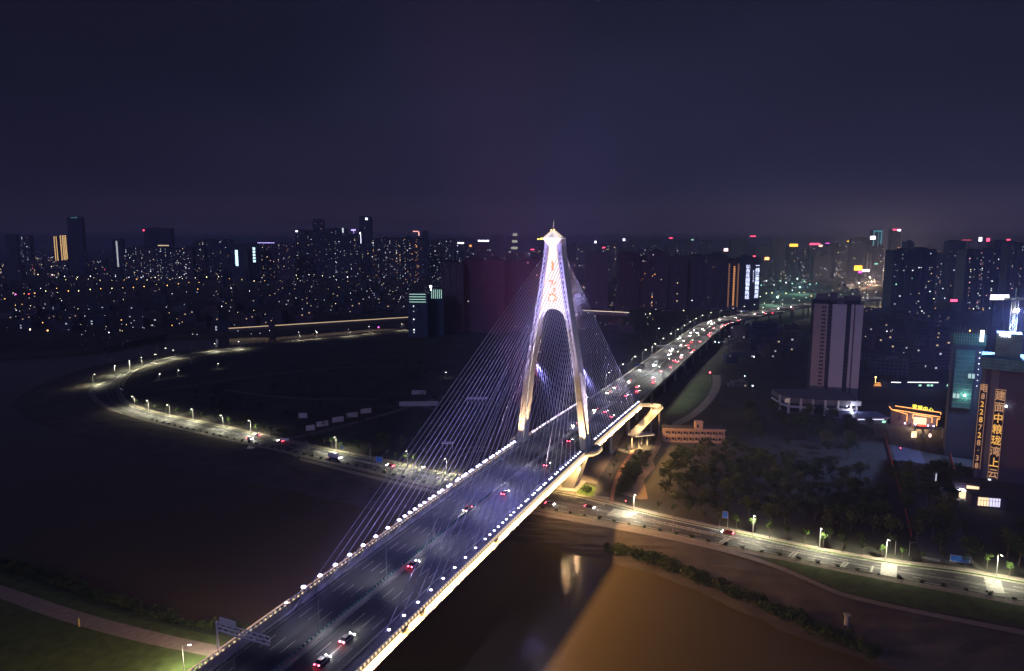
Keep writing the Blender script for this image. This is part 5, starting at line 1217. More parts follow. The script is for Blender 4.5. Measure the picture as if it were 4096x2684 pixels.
# the bright avenue
sheet('avenue', [G(*p) for p in ((3440, 1160), (3500, 1150), (3620, 1065), (3640, 1050), (3595, 1050), (3540, 1080))], mat('avenue_asphalt', (.12, .11, .10), .8, var=.2, scale=.02), .02)
a0, a1 = G(3455, 1152), G(3600, 1062)
for k in range(72):
    f = rf.random(); lane = rf.choice((-9, -6, -3, 3, 6, 9)); c = a0.lerp(a1, f ** .8); d_ = (a1 - a0).normalized(); u = Vector((d_.y, -d_.x, 0))
    place_car(rf.choice((0, 2, 3)), c + u * lane + Vector((0, 0, .05)), math.atan2(d_.y, d_.x) - math.pi / 2 + (0 if lane > 0 else math.pi), 'car in the dense traffic of the bright avenue', 'cars on the bright avenue')
for k in range(14):
    c = a0.lerp(a1, k / 13) + Vector((((k % 2) * 2 - 1) * 14, 0, 0)); l = lamp('POINT', 'avenue_light', c + Vector((0, 0, 15)), 420000, (1, .70, .45), None, size=1); tt = thing('avenue_lamp', 'tall lamp mast lighting the bright avenue', 'street lamp', c, 0, 'lamp masts of the avenue')
    mb = MB(); mb.tube((0, 0, 0), (0, 0, 13), .3, .15, 8); mb.build('pole', M_STEEL, tt); mb = MB(); mb.ball((0, 0, 13.6), 1.2); mb.build('lamp_globe', M_LAMPA if k % 3 else M_LAMPN, tt); l.parent = tt; l.matrix_parent_inverse = Matrix.Translation(tt.location).inverted()
# lights that wash whole far quarters
for px, py, e, c, lab in ((3110, 1190, 160000, (.5, 1, .75), 'tall green-white mast lamp on the lit square'), (3200, 1150, 160000, (.4, 1, .7), 'tall green mast lamp behind the lit square'), (3290, 1200, 120000, (1, .9, .7), 'starry white mast lamp by the square'), (3470, 1195, 100000, (1, .8, .6), 'warm mast lamp right above the tall tower')):
    g = G(px, py, 16); g.z = 0; tt = thing('mast_lamp', lab, 'street lamp', g); mb = MB(); mb.tube((0, 0, 0), (0, 0, 16), .35, .2, 8); mb.build('pole', M_STEEL, tt); mb = MB(); mb.ball((0, 0, 16.6), 1.2, 10, 6); mb.build('lamp_globe', glow('mast_' + lab[5:10], c, 12), tt)
    l = lamp('POINT', 'mast_light', g + Vector((0, 0, 19)), e, c, None, size=1); l.parent = tt; l.matrix_parent_inverse = Matrix.Translation(g).inverted()

# ------------------------------------------------------------------ tall pale residential tower on its podium
M_PALE = mat('pale_render', (.70, .64, .70), .8, var=.08, scale=.05); M_BUFF = mat('buff_render', (.55, .42, .38), .8, var=.08, scale=.05); M_DK = mat('dark_recess', (.05, .05, .07), .8, var=.1); M_BASE = mat('dark_base_cladding', (.16, .15, .18), .8, var=.1)
D0 = 520.0
def X(px, D=D0): return place(px, D, 977).x
t = thing('residential_tower', 'tall pale residential tower with one column of small windows, on a low podium', 'tower block', (X(3345) + 4, D0, 0), -.30); t.scale = (.95, 1, 1)
ox = X(3345); H = place(3345, D0, 1218).z; B0 = 13.0
mb = MB(); mb.box((0, 11, (H + 3) / 2), (X(3440) - X(3258), 15, H + 3)); mb.build('core', M_DK, t)
for a, b, m, y in ((3256, 3312, M_BUFF, 4.2), (3328, 3382, M_PALE, 2.2), (3402, 3412, M_PALE, 3.6), (3417, 3446, M_PALE, 2.0)):
    xa, xb = X(a) - ox, X(b) - ox
    mb = MB(); mb.box(((xa + xb) / 2, y, (H + B0) / 2), (xb - xa, 3.2, H - B0)); mb.build('wall_bay', m, t)
    mb = MB(); mb.box(((xa + xb) / 2, y + .3, B0 / 2), (xb - xa, 3.2, B0)); mb.build('base_bay', M_BASE, t)
xw = X(3295) - ox; dy = 2.9; hh = (H - B0) / 21.5
for k in range(21):
    z = B0 + 1.2 + k * hh
    for dx in (-.75, .75):
        mb = None; o = link('window', qm['w'], t, (xw + dx, 4.2 - 1.66, z + .6)); 
        if k == 0 and dx < 0:
            wb = MB(); wb.box((0, 0, 0), (1.15, .2, 1.5)); WME = wb.mesh('window', M_GLASSD)
        o.data = WME
for a, b, y, h_ in ((3266, 3312, 9, 7.5), (3318, 3345, 8, 8.5), (3345, 3372, 5, 4.5), (3378, 3440, 9, 6)):
    xa, xb = X(a) - ox, X(b) - ox; mb = MB(); mb.box(((xa + xb) / 2, y, H + h_ / 2), (xb - xa, 7, h_)); mb.build('roof_block', M_BASE, t)
mb = MB()
for k in range(2, 22):
    mb.box((X(3320) - ox, 3.4, B0 + k * hh), (X(3327) - X(3313), .3, .5)); mb.box((X(3392) - ox, 3.4, B0 + k * hh), (X(3400) - X(3384), .3, .5))
mb.build('floor_edges', M_BASE, t)
D1 = 486.0
t = thing('podium', 'low two-storey podium with square columns below the tall pale tower', 'building', (0, 0, 0))
arc = [(X(3185, D1), 500), (X(3200, D1), 490), (X(3330, D1), D1 - 4), (X(3430, D1), D1 - 6), (X(3462, D1), D1 - 3), (X(3478, D1), D1 + 5), (X(3480, D1), 520), (X(3190, D1), 520)]
zt, zb = 11.5, 0
for z0_, z1_, nm, m in ((7.6, 11.5, 'upper_band', M_BASE), (4.2, 5.4, 'floor_band', M_PALE), (0, .5, 'base_slab', M_BASE)):
    mb = MB(); mb.prism(arc, z0_, z1_); mb.build(nm, m, t)
mb = MB(); mb.prism([(lerp(x, X(3335, D1), .05), y + 2.4) for x, y in arc], 0.5, 11.3); mb.build('glazing', M_GLASSD, t)
for p, q in zip(arc[:5], arc[1:6]):
    n = max(1, int(math.hypot(q[0] - p[0], q[1] - p[1]) / 7.4))
    for k in range(n): mb = MB(); x, y = lerp(p[0], q[0], k / n), lerp(p[1], q[1], k / n); mb.box((x, y, 5.7), (1.3, 1.3, 11.5)); mb.build('column', M_PALE, t)
mb = MB(); mb.box((X(3452, D1), D1 - 6.5, 9.6), (6.2, .4, 3.2)); mb.build('sign_panel', mat('lit_panel', (.6, .58, .65), .6, var=0, em=(.8, .75, 1), es=.12), t)
mb = MB(); mb.box((X(3188, D1), 488, 9.8), (3.4, .4, 3)); mb.build('sign_panel', mat('lit_panel2', (.6, .5, .45), .6, var=0, em=(1, .8, .7), es=.16), t)
for px, e in ((3428, 900),): l = lamp('POINT', 'podium_lamp', (X(px, D1), D1 - 9, 6), 2500, (.8, .85, 1), None, size=.3); l.parent = t
mb = MB(); mb.ball((X(3428, D1), D1 - 7, 6.8), .55); mb.build('wall_lamp', M_LAMPW, t)
t = thing('canopy_hall', 'flat blue-roofed hall in front of the podium', 'building', G(3440, 1692))
mb = MB(); mb.box((0, 6, 2), (36, 16, 4)); mb.build('walls', WALLS[3], t); mb = MB(); mb.box((0, 6, 4.3), (38, 18, .5)); mb.build('roof', mat('blue_roof', (.18, .2, .42), .6, var=.1), t)
mb = MB(); mb.box((6, -2.6, 3.2), (18, .4, .5)); mb.build('light_band', glow('canopy_band', (.75, .75, 1), 1.6), t); mb = MB(); mb.box((15, -2.8, 1.6), (2.4, .3, 1.4)); mb.build('lit_sign', WIN['g'], t)
t = thing('restaurant_row', 'long low building with a string of white lights along its roof', 'building', G(3690, 1556))
mb = MB(); mb.box((0, 5, 2.6), (58, 12, 5.2)); mb.build('walls', WALLS[3], t); mb = MB(); mb.box((0, 5, 5.5), (60, 13, .5)); mb.build('roof', M_ROOF, t)
for a, b in ((-28, -20), (-14, 12)): mb = MB(); mb.beam((a, -1.6, 6.2), (b, -1.6, 6.0), .3, .45); mb.build('light_string', WHT, t)
for x in (-3, 4, 7, 21, 25): mb = MB(); mb.box((x, -1.2, 3.4), (2.0, .3, 1.5)); mb.build('lit_window', WIN['g'], t)
t = thing('festive_kiosk', 'small kiosk glowing orange in the dark ground right of the pale tower', 'kiosk', G(3505, 1545)); mb = MB(); mb.box((0, 0, 1.6), (6, 4, 3.2)); mb.build('walls', WALLS[4], t)
for k in range(3): mb = MB(); mb.box((0, -2.1, 1 + k * 1.2), (6.5 - k, .3, .5)); mb.build('light_row', WIN['o'], t)
mb = MB(); mb.ball((-1, 0, 8), .7); mb.tube((-1, 0, 3), (-1, 0, 8), .1, .08, 6); mb.build('beacon', M_LAMPA, t)
# low office building (two storeys) right of the bridge
D2 = 414.0
xa, xb = X(2680, D2), X(2928, D2); wv = xb - xa
t = thing('two_storey_building', 'long two-storey building with salmon walls and a rooftop stair house', 'building', ((xa + xb) / 2, D2, 0), -.09)
M_SAL = mat('salmon_render', (.50, .33, .26), .85, var=.12, scale=.2)
zb = place(2800, D2, 1779).z
mb = MB(); mb.box((0, 4.5, 4.2), (wv, 9, 8.4)); mb.build('walls', M_SAL, t)
mb = MB(); mb.box((0, 4.5, 8.5), (wv + .8, 9.8, .3)); mb.build('roof', M_ROOF, t)
for z, h_ in ((8.6, .8), (4.4, .7)): mb = MB(); mb.box((0, -.5, z), (wv + 1, .5, h_)); mb.build('parapet', M_SAL, t)
mb = MB(); mb.box((3, 3, 11), (4.6, 4.6, 4.6)); mb.box((3, .6, 13.4), (5.2, .4, .5)); mb.build('stair_house', M_SAL, t); mb = MB(); mb.box((2.3, .6, 10.6), (1, .2, 2)); mb.build('door', M_GLASSD, t)
for row, z in ((0, 6.4), (1, 2.4)):
    for k in range(10):
        x = -wv / 2 + 2.2 + k * (wv - 4) / 9.3; mb = MB(); mb.box((x, -.05, z), (1.5, .2, 1.5)); w_ = mb.build('window', M_GLASSD, t)
        mb = MB(); mb.box((x, -.1, z - .85), (1.7, .3, .15)); mb.build('sill', M_WHITE, w_)
        mb = MB(); mb.box((x + 1.6, -.05, z - .3), (.8, .2, 2.0)); mb.build('door', M_DK, t)
# ------------------------------------------------------------------ sales hall outlined in orange neon
D3 = 452.0
t = thing('neon_outlined_hall', 'sales hall with upswept eaves outlined in orange neon and yellow characters on top', 'hall', (X(3712, D3), D3, 0), -.45); t.scale = (.88, 1, 1)
ox = X(3712, D3); NEO = glow('neon_orange', (1, .40, .10), 2.4)
def U(px): return X(px, D3) - ox
def Zp(py): return place(3712, D3, py).z
mb = MB(); mb.box((0, 7, Zp(1652) / 2), (U(3815) - U(3625), 13, Zp(1652))); mb.build('walls', WALLS[1], t)
mb = MB(); mb.loft([[(U(3608), -2, Zp(1640)), (U(3822), -2, Zp(1640)), (U(3822), 15, Zp(1640)), (U(3608), 15, Zp(1640))], [(U(3625), 1, Zp(1628)), (U(3818), 1, Zp(1628)), (U(3818), 12, Zp(1628)), (U(3625), 12, Zp(1628))]]); mb.build('roof', M_ROOF, t)
def neon(pts, nm='neon_outline', w=.45):
    mb = MB()
    for a, b in zip(pts[:-1], pts[1:]): mb.beam((U(a[0]), -2.2, Zp(a[1])), (U(b[0]), -2.2, Zp(b[1])), w, w)
    return mb.build(nm, NEO, t)
neon([(3630, 1628), (3815, 1638), (3815, 1646)]); neon([(3606, 1632), (3617, 1644), (3640, 1644), (3815, 1656)]); neon([(3617, 1644), (3655, 1651), (3682, 1657), (3682, 1686)]); neon([(3705, 1672), (3706, 1654), (3783, 1660), (3783, 1682)]); neon([(3803, 1692), (3803, 1664), (3814, 1664)])
mb = MB(); mb.box((U(3737), .3, (Zp(1668) + Zp(1697)) / 2), (U(3762) - U(3710), .3, Zp(1668) - Zp(1697))); mb.build('lit_entrance', glow('entrance_glow', (1, .68, .38), 1.3), t)
mb = MB(); mb.box((U(3745), -1.2, Zp(1697)), (6.5, 3, .6)); mb.build('red_carpet', mat('red_carpet', (.5, .03, .03), .8, var=.1, em=(1, .1, .08), es=.35), t)
for k, ch in enumerate('营销中心'): text_mesh(ch, 3.3, glow('char_yellow', (.95, .85, .08), 2.2), t, (U(3710 + k * 22), -1.2, Zp(1633 + k * 2.0)), 'lettering', ext=.15)
for px in (3675, 3718, 3768, 3790): mb = MB(); mb.ball((U(px), -3.5, Zp(1692)), .5); mb.build('lamp_globe', M_LAMPW, t)
l = lamp('POINT', 'hall_light', (U(3735), -7, 4), 9000, (1, .62, .35), None, size=.5); l.parent = t
t = thing('banner_sign', 'glowing white-violet vertical banner left of the neon hall', 'sign', G(3622, 1694)); mb = MB(); mb.tube((1, 0, 0), (1, 0, 9), .15, .12, 6); mb.build('pole', M_STEEL, t); mb = MB(); mb.box((0, 0, 5.5), (1.3, .3, 5)); mb.build('banner', glow('banner_glow', (.75, .7, 1), 2.4), t)
t = thing('gate_house', 'entrance gate with pale columns below the neon hall', 'gate', G(3700, 1752))
mb = MB(); mb.box((2, 0, 6.6), (19, 2, .5)); mb.build('lintel', M_CONC, t)
for x in (-7, -1.5, 3.5, 11): mb = MB(); mb.box((x, 0, 3.2), (.7, 1, 6.4)); mb.build('column', M_CONC, t)
mb = MB(); mb.box((-7.6, -.8, 2.6), (3.4, .3, 4.2)); mb.build('lit_panel', WIN['y'], t)
for k, px in enumerate((3649, 3719, 3797)): tt = thing('lantern', ('left', 'middle', 'right')[k] + ' of three glowing lanterns before the neon hall', 'lantern', G(px, 1758)); mb = MB(); mb.tube((0, 0, 0), (0, 0, 1.6), .12, .12, 6); mb.build('post', M_DARKST, tt); mb = MB(); mb.ball((0, 0, 2.6), .8, 10, 7, 1.6); mb.build('shade', glow('lantern_glow', (1, .62, .45), 3), tt)
# ------------------------------------------------------------------ shops at the lower right
t = thing('corner_shop', 'small shop with a white oval sign and bright warm front', 'shop', G(3862, 1996), -.5)
mb = MB(); mb.box((0, 4, 4), (11, 8, 8)); mb.build('walls', WALLS[1], t); mb = MB(); mb.box((0, 4, 8.2), (12, 9, .4)); mb.build('roof', M_ROOF, t)
mb = MB(); mb.box((1, -.1, 1.8), (7.5, .3, 3.2)); mb.build('lit_shopfront', WIN['y'], t); mb = MB(); mb.box((2.5, -.2, 6.0), (5, .3, 2.0)); mb.build('lit_window', WIN['y'], t)
mb = MB(); mb.tube((-4.5, -.9, 4.6), (3.0, -.9, 4.6), .6, .6, 10); mb.build('oval_sign', WHT, t)
l = lamp('POINT', 'shop_light', (1, -4, 4), 3500, (1, .75, .5), None, size=.4); l.parent = t
for k in range(5): u = thing('parasol_table', 'cafe table number %s in front of the shop' % ('one', 'two', 'three', 'four', 'five')[k], 'table', G(3822 + k * 13, 2000 + (k % 2) * 7)); mb = MB(); mb.tube((0, 0, .7), (0, 0, .76), .6, .6, 10); mb.build('table_top', M_WHITE, u); mb = MB(); mb.tube((0, 0, 0), (0, 0, .7), .06, .06, 6); mb.build('leg', M_STEEL, u)
t = thing('glass_shop', 'shop with one wide window lit warm and violet', 'shop', G(3955, 2032), -.25)
mb = MB(); mb.box((0, 4, 2.8), (14, 8, 5.6)); mb.build('walls', WALLS[1], t); mb = MB(); mb.box((0, 4, 5.7), (15, 9, .4)); mb.build('roof', M_ROOF, t)
mb = MB(); mb.box((-2.6, -.1, 2.9), (4.4, .3, 4)); mb.build('lit_shopfront', WIN['y'], t); mb = MB(); mb.box((2.1, -.1, 2.9), (4.6, .3, 4)); mb.build('lit_shopfront', glow('shop_violet', (.8, .75, 1), 1.2), t)
mb = MB()
for x in (-4.8, -3.6, -2.4, -1.2, 0, 1.2, 2.4, 3.6): mb.box((x, -.3, 2.9), (.12, .2, 4.1))
mb.box((-.3, -.3, 3.6), (9.5, .2, .12)); mb.build('mullions', M_DARKST, t)
t = thing('totem_sign', 'slim upright sign lit at its edge beside the forecourt', 'sign', G(3736, 1965)); mb = MB(); mb.box((0, 0, 5), (2.2, .6, 10)); mb.build('panel', M_DARKST, t); mb = MB(); mb.box((0.2, -.4, 5.6), (.35, .2, 7.5)); mb.build('edge_light', glow('totem', (.8, .85, 1), .9), t)
# red hoarding along the site road
for pts, lab in ((((3539, 1746), (3580, 1900), (3612, 2010), (3646, 2150)), 'long red site hoarding running down to the road'), (((3795, 1800), (3815, 1880), (3832, 1940)), 'short grey-red wall behind the shops')):
    q = [G(*p) for p in pts]; t = thing('site_hoarding', lab, 'fence', q[0]); mb = MB()
    for a, b in zip(q[:-1], q[1:]): mb.beam(a - q[0] + Vector((0, 0, 1.2)), b - q[0] + Vector((0, 0, 1.2)), .2, 2.4)
    mb.build('panels', mat('red_hoarding', (.35, .05, .05), .7, var=.2, scale=.3), t); mb = MB()
    for a, b in zip(q[:-1], q[1:]):
        for k in range(8): c = a.lerp(b, k / 8) - q[0]; mb.beam(c, c + Vector((0, 0, 2.6)), .25, .25)
    mb.build('posts', M_STEEL, t)
# white hoardings on the dark plain inside the bend
for k, (px, py, w_) in enumerate(((1242, 1724, 6), (1290, 1708, 8), (1352, 1690, 8), (1409, 1672, 8), (1464, 1655, 8), (1676, 1626, 30), (1676, 1580, 12), (1212, 1674, 6))):
    t = thing('hoarding', 'pale hoarding panel on the plain, number %s counted from the left road junction' % ('one', 'two', 'three', 'four', 'five', 'six', 'seven', 'eight')[k], 'hoarding', G(px, py), .55 if k < 5 else .05)
    mb = MB(); mb.box((0, 0, 2.2), (w_, .3, 3.6)); mb.build('panel', mat('hoarding_white', (.55, .55, .6), .7, var=.2, scale=.5), t); mb = MB()
    for x in (-.4, 0, .4): mb.box((x * w_, .3, 1.9), (.2, .2, 3.8))
    mb.build('posts', M_STEEL, t)
t = thing('shelter', 'small open shelter with a slanted pale roof behind the left cables', 'shelter', G(1790, 1798)); mb = MB(); mb.box((0, 0, 4.2), (7, 4, .4)); mb.build('roof', M_PALE, t)
for x in (-3, 3):
    for y in (-1.6, 1.6): mb = MB(); mb.beam((x, y, 0), (x, y, 4), .2, .2); mb.build('post', M_STEEL, t)
t = thing('shed', 'pale open-fronted shed behind the cable fan', 'shed', G(1908, 1620)); mb = MB(); mb.box((0, 2, 5), (16, 6, .5)); mb.build('roof', M_PALE, t)
for x in (-7.5, -4.5, -1.5, 1.5, 4.5, 7.5): mb = MB(); mb.beam((x, 0, 0), (x, 0, 5), .35, .35); mb.build('post', M_PALE, t)
# tracks and scrub on the plain inside the bend
for pts, w_ in (((1130, 1760), (1250, 1735), (1500, 1670), (1700, 1610), (1850, 1560)), 5), (((900, 1560), (1200, 1600), (1500, 1590), (1760, 1640)), 4), (((1760, 1850), (1820, 1800), (1900, 1785), (1980, 1795)), 4), (((1780, 1870), (1850, 1815), (1920, 1800), (2000, 1812)), 3), (((640, 1560), (900, 1520), (1300, 1470), (1700, 1460)), 4):
    c = smooth([G(*p) for p in pts], 2); A2 = [Vector((p.x - (q - p).y / max(.1, (q - p).length) * w_ / 2, p.y + (q - p).x / max(.1, (q - p).length) * w_ / 2, -.02)) for p, q in zip(c[:-1], c[1:])]; B2 = [Vector((p.x + (q - p).y / max(.1, (q - p).length) * w_ / 2, p.y - (q - p).x / max(.1, (q - p).length) * w_ / 2, -.02)) for p, q in zip(c[:-1], c[1:])]
    mb = MB(); strip(mb, A2, B2); tag(mb.build('dirt_track', mat('pale_track', (.17, .145, .12), .95, var=.3, scale=.2)), None, None, None, 'structure')
scatter(shr, fill(((700, 1560), (1200, 1500), (1700, 1440), (1950, 1560), (1850, 1760), (1300, 1780), (900, 1680)), 90, 7), 'lone shrub on the dark plain inside the river bend', 'shrubs on the plain inside the bend', .7, 1.5)
# high voltage mast inside the bend
t = thing('radio_mast', 'slim tall unlit mast at the river road before the watermark-free field', 'mast', G(765, 1455)); t['label'] = 'slim tall unlit mast beyond the river road bend'
mb = MB(); mb.tube((0, 0, 0), (0, 0, 24), .4, .2, 8); mb.build('pole', M_STEEL, t); mb = MB(); mb.tube((0, 0, 0), (0, 0, .8), .9, .8, 8); mb.build('base', M_CONC, t)
# overhead signs on the elevated road
for k, (i, lab) in enumerate(((11, 'dark sign gantry over the start of the elevated road'), (22, 'pale lit sign gantry over the elevated road'), (62, 'small sign gantry far along the elevated road'))):
    o = vpt(i, -16.8, vz(i)); e = vpt(i, 3 if k else -4, vz(i)); t = thing('sign_gantry', lab, 'gantry', o); d_ = e - o
    mb = MB(); mb.tube((0, 0, 0), (0, 0, 8), .25, .2, 8); mb.tube(d_, d_ + Vector((0, 0, 8)), .25, .2, 8); mb.build('uprights', M_STEEL, t)
    mb = MB(); mb.beam((0, 0, 7.6), d_ + Vector((0, 0, 7.6)), .4, .9); mb.beam((0, 0, 6.3), d_ + Vector((0, 0, 6.3)), .3, .3); mb.build('truss', M_WHITE if k else M_DARKST, t)
    mb = MB(); c = d_ * .35; mb.beam(c + Vector((0, 0, 7.2)), c + d_ * .3 + Vector((0, 0, 7.2)), .2, 2.6); mb.build('sign_board', M_WHITE if k == 1 else M_BLUE, t)
# parking stripes and parked cars on the side road
for k in range(9):
    a = G(lerp(2560, 2790, k / 8.), lerp(1745, 1462, (k / 8.) ** .8)); 
# floodlight on the elevated road
t = thing('work_floodlight', 'dazzling white star-like floodlight at the start of the elevated road', 'floodlight', vpt(12, 1.5, vz(12))); mb = MB(); mb.tube((0, 0, 0), (0, 0, 5.4), .15, .1, 8); mb.build('pole', M_STEEL, t); mb = MB(); mb.ball((0, 0, 5.8), .8, 10, 7); mb.build('lens', glow('star_white', (.95, 1, .98), 40), t)
l = lamp('POINT', 'flood', (0, 0, 7), 26000, (.9, 1, .97), None, size=.5); l.parent = t

# ------------------------------------------------------------------ construction towers at the right edge
M_NET = mat('green_netting', (.05, .15, .12), .9, var=.25, scale=.15); M_SLAB = mat('raw_concrete', (.20, .19, .21), .9, var=.15, scale=.1)
DA = 384.0
t = thing('construction_tower', 'unfinished tower wrapped in green netting with scaffold poles on top', 'tower block', (X(3880, DA) + 4.5, DA, 0), -.52); t.scale = (.84, 1, 1)
ox = X(3880, DA); HA = place(3880, DA, 1368).z; wA = X(3948, DA) - X(3822, DA)
mb = MB(); mb.box((0, 9, HA / 2), (wA, 18, HA)); mb.build('walls', mat('raw_wall', (.05, .06, .085), .9, var=.15, scale=.1), t)
mb = MB(); mb.box((-1.5, -.4, HA * .68), (wA * .62, .5, HA * .50)); mb.box((-wA / 2 + .1 + wA / 2, -.7, HA + 1.5), (wA + 1.2, .3, 6.5)); mb.box((wA / 2 + .6, 9, HA + 1.5), (.3, 19, 6.5)); mb.box((-wA / 2 - .6, 9, HA + 1.5), (.3, 19, 6.5)); mb.build('netting', M_NET, t)
mb = MB()
for k in range(13): mb.tube((-wA / 2 + k * wA / 12, -.9, HA - 1), (-wA / 2 + k * wA / 12, -.9, HA + 6 + 3.5 * ((k * 7) % 5) / 4), .1, .1, 5)
for z in (1, 3, 5): mb.beam((-wA / 2, -.9, HA + z), (wA / 2, -.9, HA + z), .1, .1)
for z in range(12): mb.box((-1.5, -.7, HA * .44 + z * HA * .04), (wA * .62, .1, .12))
mb.build('scaffolding', mat('scaffold_pole', (.42, .42, .32), .6, .3, var=.1), t)
M_LEDV = glow('led_violet', (.8, .78, 1), 3.5)
mb = MB(); mb.box((X(3928, DA) - ox, -1.4, HA + 4), (2.2, .3, 6.5)); mb.build('vertical_sign', M_LEDV, t)
for k in range(7): mb = MB(); mb.ball((X(3926, DA) - ox, -1.1, HA - 5.5 - k * 3.2), .33 if k < 3 else .24); mb.build('site_lamp', M_LEDV, t)
for z, xs in ((place(0, DA, 1502).z, (3893, 3908)), (place(0, DA, 1585).z, (3838, 3853))):
    for px in xs: mb = MB(); mb.box((X(px, DA) - ox, -.9, z), (1.6, .3, 2.6)); mb.build('lit_opening', glow('opening', (.6, .9, .85), .7), t)
mb = MB(); mb.ball((X(3880, DA) - ox, -1.2, place(0, DA, 1580).z), .6); mb.build('work_lamp', glow('work_lamp', (.8, .95, 1), 14), t)
l = lamp('POINT', 'work_light', (X(3880, DA) - ox, -3, place(0, DA, 1580).z), 1300, (.6, .95, .9), None, size=.3); l.parent = t
DB = 345.0
t = thing('banner_tower', 'unfinished tower carrying two tall columns of orange LED characters', 'tower block', (X(4040, DB) + 5, DB, 0), -.60); t.scale = (.80, 1, 1)
ox = X(4040, DB); HB = place(4040, DB, 1452).z; x0_, x1_ = X(3938, DB) - ox, X(4170, DB) - ox; wB = x1_ - x0_; cx = (x0_ + x1_) / 2
mb = MB(); mb.box((cx, 10, HB / 2), (wB, 20, HB)); mb.build('walls', mat('raw_wall_plum', (.13, .10, .13), .9, var=.12, scale=.1), t)
for a, b in ((3938, 3952), (3975, 4008)): mb = MB(); mb.box(((X(a, DB) + X(b, DB)) / 2 - ox, -.3, HB / 2), (X(b, DB) - X(a, DB), .6, HB - 1)); mb.build('pier', M_SLAB, t)
mb = MB(); zt_ = HB
mb.prism([(x0_ - 1.5, -2.5), (x1_ + 2, -6.5), (x1_ + 2, 21), (x0_ - 1.5, 21)], zt_ - 3.5, zt_ + 2.2)
mb.build('netting_skirt', mat('teal_netting', (.16, .36, .36), .85, var=.3, scale=.3), t)
mb = MB()
for z in (-2.4, -.6, 1.2): mb.beam((x0_ - 1.6, -2.7, zt_ + z), (x1_ + 2, -6.8, zt_ + z), .15, .15)
for k in range(12): f = k / 11; mb.beam((lerp(x0_ - 1.6, x1_ + 2, f), lerp(-2.7, -6.8, f), zt_ - 3.6), (lerp(x0_ - 1.6, x1_ + 2, f), lerp(-2.7, -6.8, f), zt_ + 2.4), .15, .15)
mb.build('skirt_frame', M_DARKST, t)
xc0, xc1 = X(3982, DB) - ox, X(4088, DB) - ox; zc = place(0, DB, 1338).z
mb = MB(); mb.box(((xc0 + xc1) / 2, 8, (zt_ + zc) / 2 + 1), (xc1 - xc0, 12, zc - zt_ - 2)); mb.build('upper_core', mat('pale_netting', (.20, .36, .30), .85, var=.3, scale=.3), t)
mb = MB()
for k in range(14): x = lerp(xc0, xc1, k / 13); mb.tube((x, 1.6, zt_ + 2), (x, 1.6, zc + 1 + (k * 5 % 4)), .13, .13, 5)
for z in range(6): mb.beam((xc0, 1.6, lerp(zt_ + 3, zc, z / 5)), (xc1, 1.6, lerp(zt_ + 3, zc, z / 5)), .14, .14)
mb.build('scaffolding', MATS['scaffold_pole'], t)
for k in range(3): text_mesh('中粮地'[k], 2.6, M_LEDV, t, (X(4000 + k * 15, DB) - ox, .6, zc - 1.5), 'roof_character')
LEDO = glow('led_orange', (1, .50, .24), .55); LEDO2 = glow('led_orange_bright', (1, .5, .10), 1.0)
def banner(txt, pxa, pxb, y0, y1, lab, sz):
    xa, xb = X(pxa, DB) - ox, X(pxb, DB) - ox; z0_, z1_ = place(0, DB, y0).z, place(0, DB, y1).z; st = (z0_ - z1_) / len(txt)
    mb = MB(); mb.box(((xa + xb) / 2, -.75, (z0_ + z1_) / 2), (xb - xa, .2, z0_ - z1_)); bn = mb.build('banner', M_DK, t); bn['label'] = lab
    for k, ch in enumerate(txt): text_mesh(ch, sz, LEDO2 if k in (2, 3, 4, 6) else LEDO, bn, ((xa + xb) / 2, -.9, z0_ - (k + .86) * st), 'led_character')
    mb = MB()
    r = random.Random(3)
    for x in (xa, xb):
        mb.beam((x, -.95, z0_), (x, -.95, z1_), .16, .16)
    mb.beam((xa, -.95, z0_), (xb, -.95, z0_), .2, .25); mb.build('led_border', LEDO, bn)
banner('电8228728·38', 3932, 3962, 1545, 1888, 'banner with a phone number in orange LED digits', 4.2)
banner('建面中粮珑湾上云', 3999, 4041, 1560, 1915, 'banner with orange LED Chinese characters', 5.4)
mb = MB(); mb.ball((X(4048, DB) - ox, -1.6, place(0, DB, 1622).z), .6); mb.build('work_lamp', MATS['work_lamp'], t)
for px, py in ((4008, 1922), (4014, 1930), (4040, 1945)): mb = MB(); mb.box((X(px, DB) - ox, -1.2, place(0, DB, py).z), (1.6, .3, 1.2)); mb.build('lit_window', WIN['w'], t)
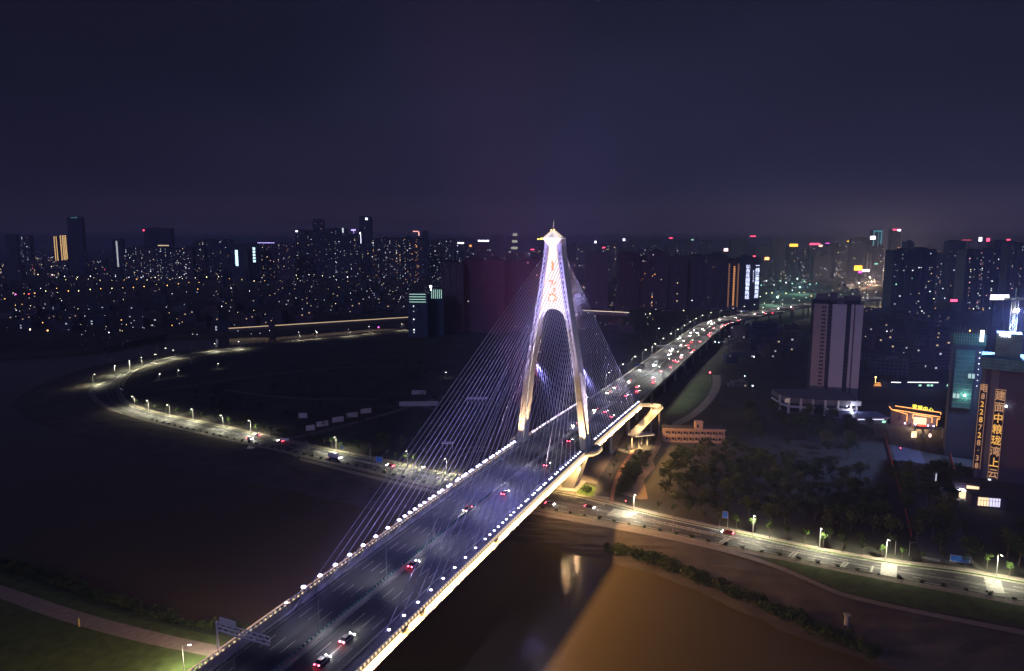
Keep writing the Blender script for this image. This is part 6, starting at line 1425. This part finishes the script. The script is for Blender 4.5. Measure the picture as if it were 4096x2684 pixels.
# tower crane with the floodlight
t = thing('tower_crane', 'pale lattice tower crane rising behind the banner tower with a dazzling floodlight', 'crane', (X(4084, 368), 368, 0))
zf = place(4084, 368, 1240).z
mb = MB(); hz_ = zf + 6; wd = 1.1
for i in (-1, 1):
    for j in (-1, 1): mb.beam((i * wd, j * wd, 0), (i * wd, j * wd, hz_), .18, .18)
for k in range(int(hz_ / 2.6)):
    z = k * 2.6
    for j in (-1, 1): mb.beam((-wd, j * wd, z), (wd, j * wd, z + 2.6), .12, .12); mb.beam((j * wd, -wd, z), (j * wd, wd, z + 2.6), .12, .12); mb.beam((-wd, j * wd, z), (wd, j * wd, z), .1, .1)
mb.build('mast', MATS['scaffold_pole'], t)
mb = MB(); mb.beam((-6, 0, hz_), (34, 4, hz_ + .5), .8, 1.0); mb.beam((0, 0, hz_), (0, 0, hz_ + 6), .5, .5); mb.beam((0, 0, hz_ + 6), (25, 3, hz_ + .8), .12, .12); mb.build('jib', MATS['scaffold_pole'], t)
mb = MB(); mb.ball((0, -1.8, zf), 1.25, 12, 8, .7); mb.build('floodlight', glow('crane_flood', (.8, .78, 1), 60), t)
l = lamp('SPOT', 'flood', (0, -3.5, zf), 520000, (.30, .40, 1), None, size=.8, target=(-30, -60, zf - 55), angle=165, blend=.5); l.parent = t
l = lamp('POINT', 'flood', (-9, -7, zf - 14), 5000, (.45, .9, 1), None, size=.8); l.parent = t

# prototypes no photo place was found for
for k, u in enumerate(USED):
    if not u:
        for c in CARS[k].children: bpy.data.objects.remove(c)
        bpy.data.objects.remove(CARS[k])
for o in list(bpy.data.objects):
    if 'placed' in o: del o['placed']

# ------------------------------------------------------------------ night haze
mb = MB(); mb.box((0, 12000, 131), (52000, 27000, 282))
hz = bpy.data.materials.new('night_haze'); hz.use_nodes = True; n = hz.node_tree; n.nodes.clear()
o = n.nodes.new('ShaderNodeOutputMaterial'); v = n.nodes.new('ShaderNodeVolumePrincipled')
v.inputs['Color'].default_value = (.66, .70, 1.0, 1); v.inputs['Density'].default_value = 2.2e-4; v.inputs['Anisotropy'].default_value = 0.2
n.links.new(v.outputs[0], o.inputs['Volume'])
tag(mb.build('haze', hz), None, None, None, 'stuff')
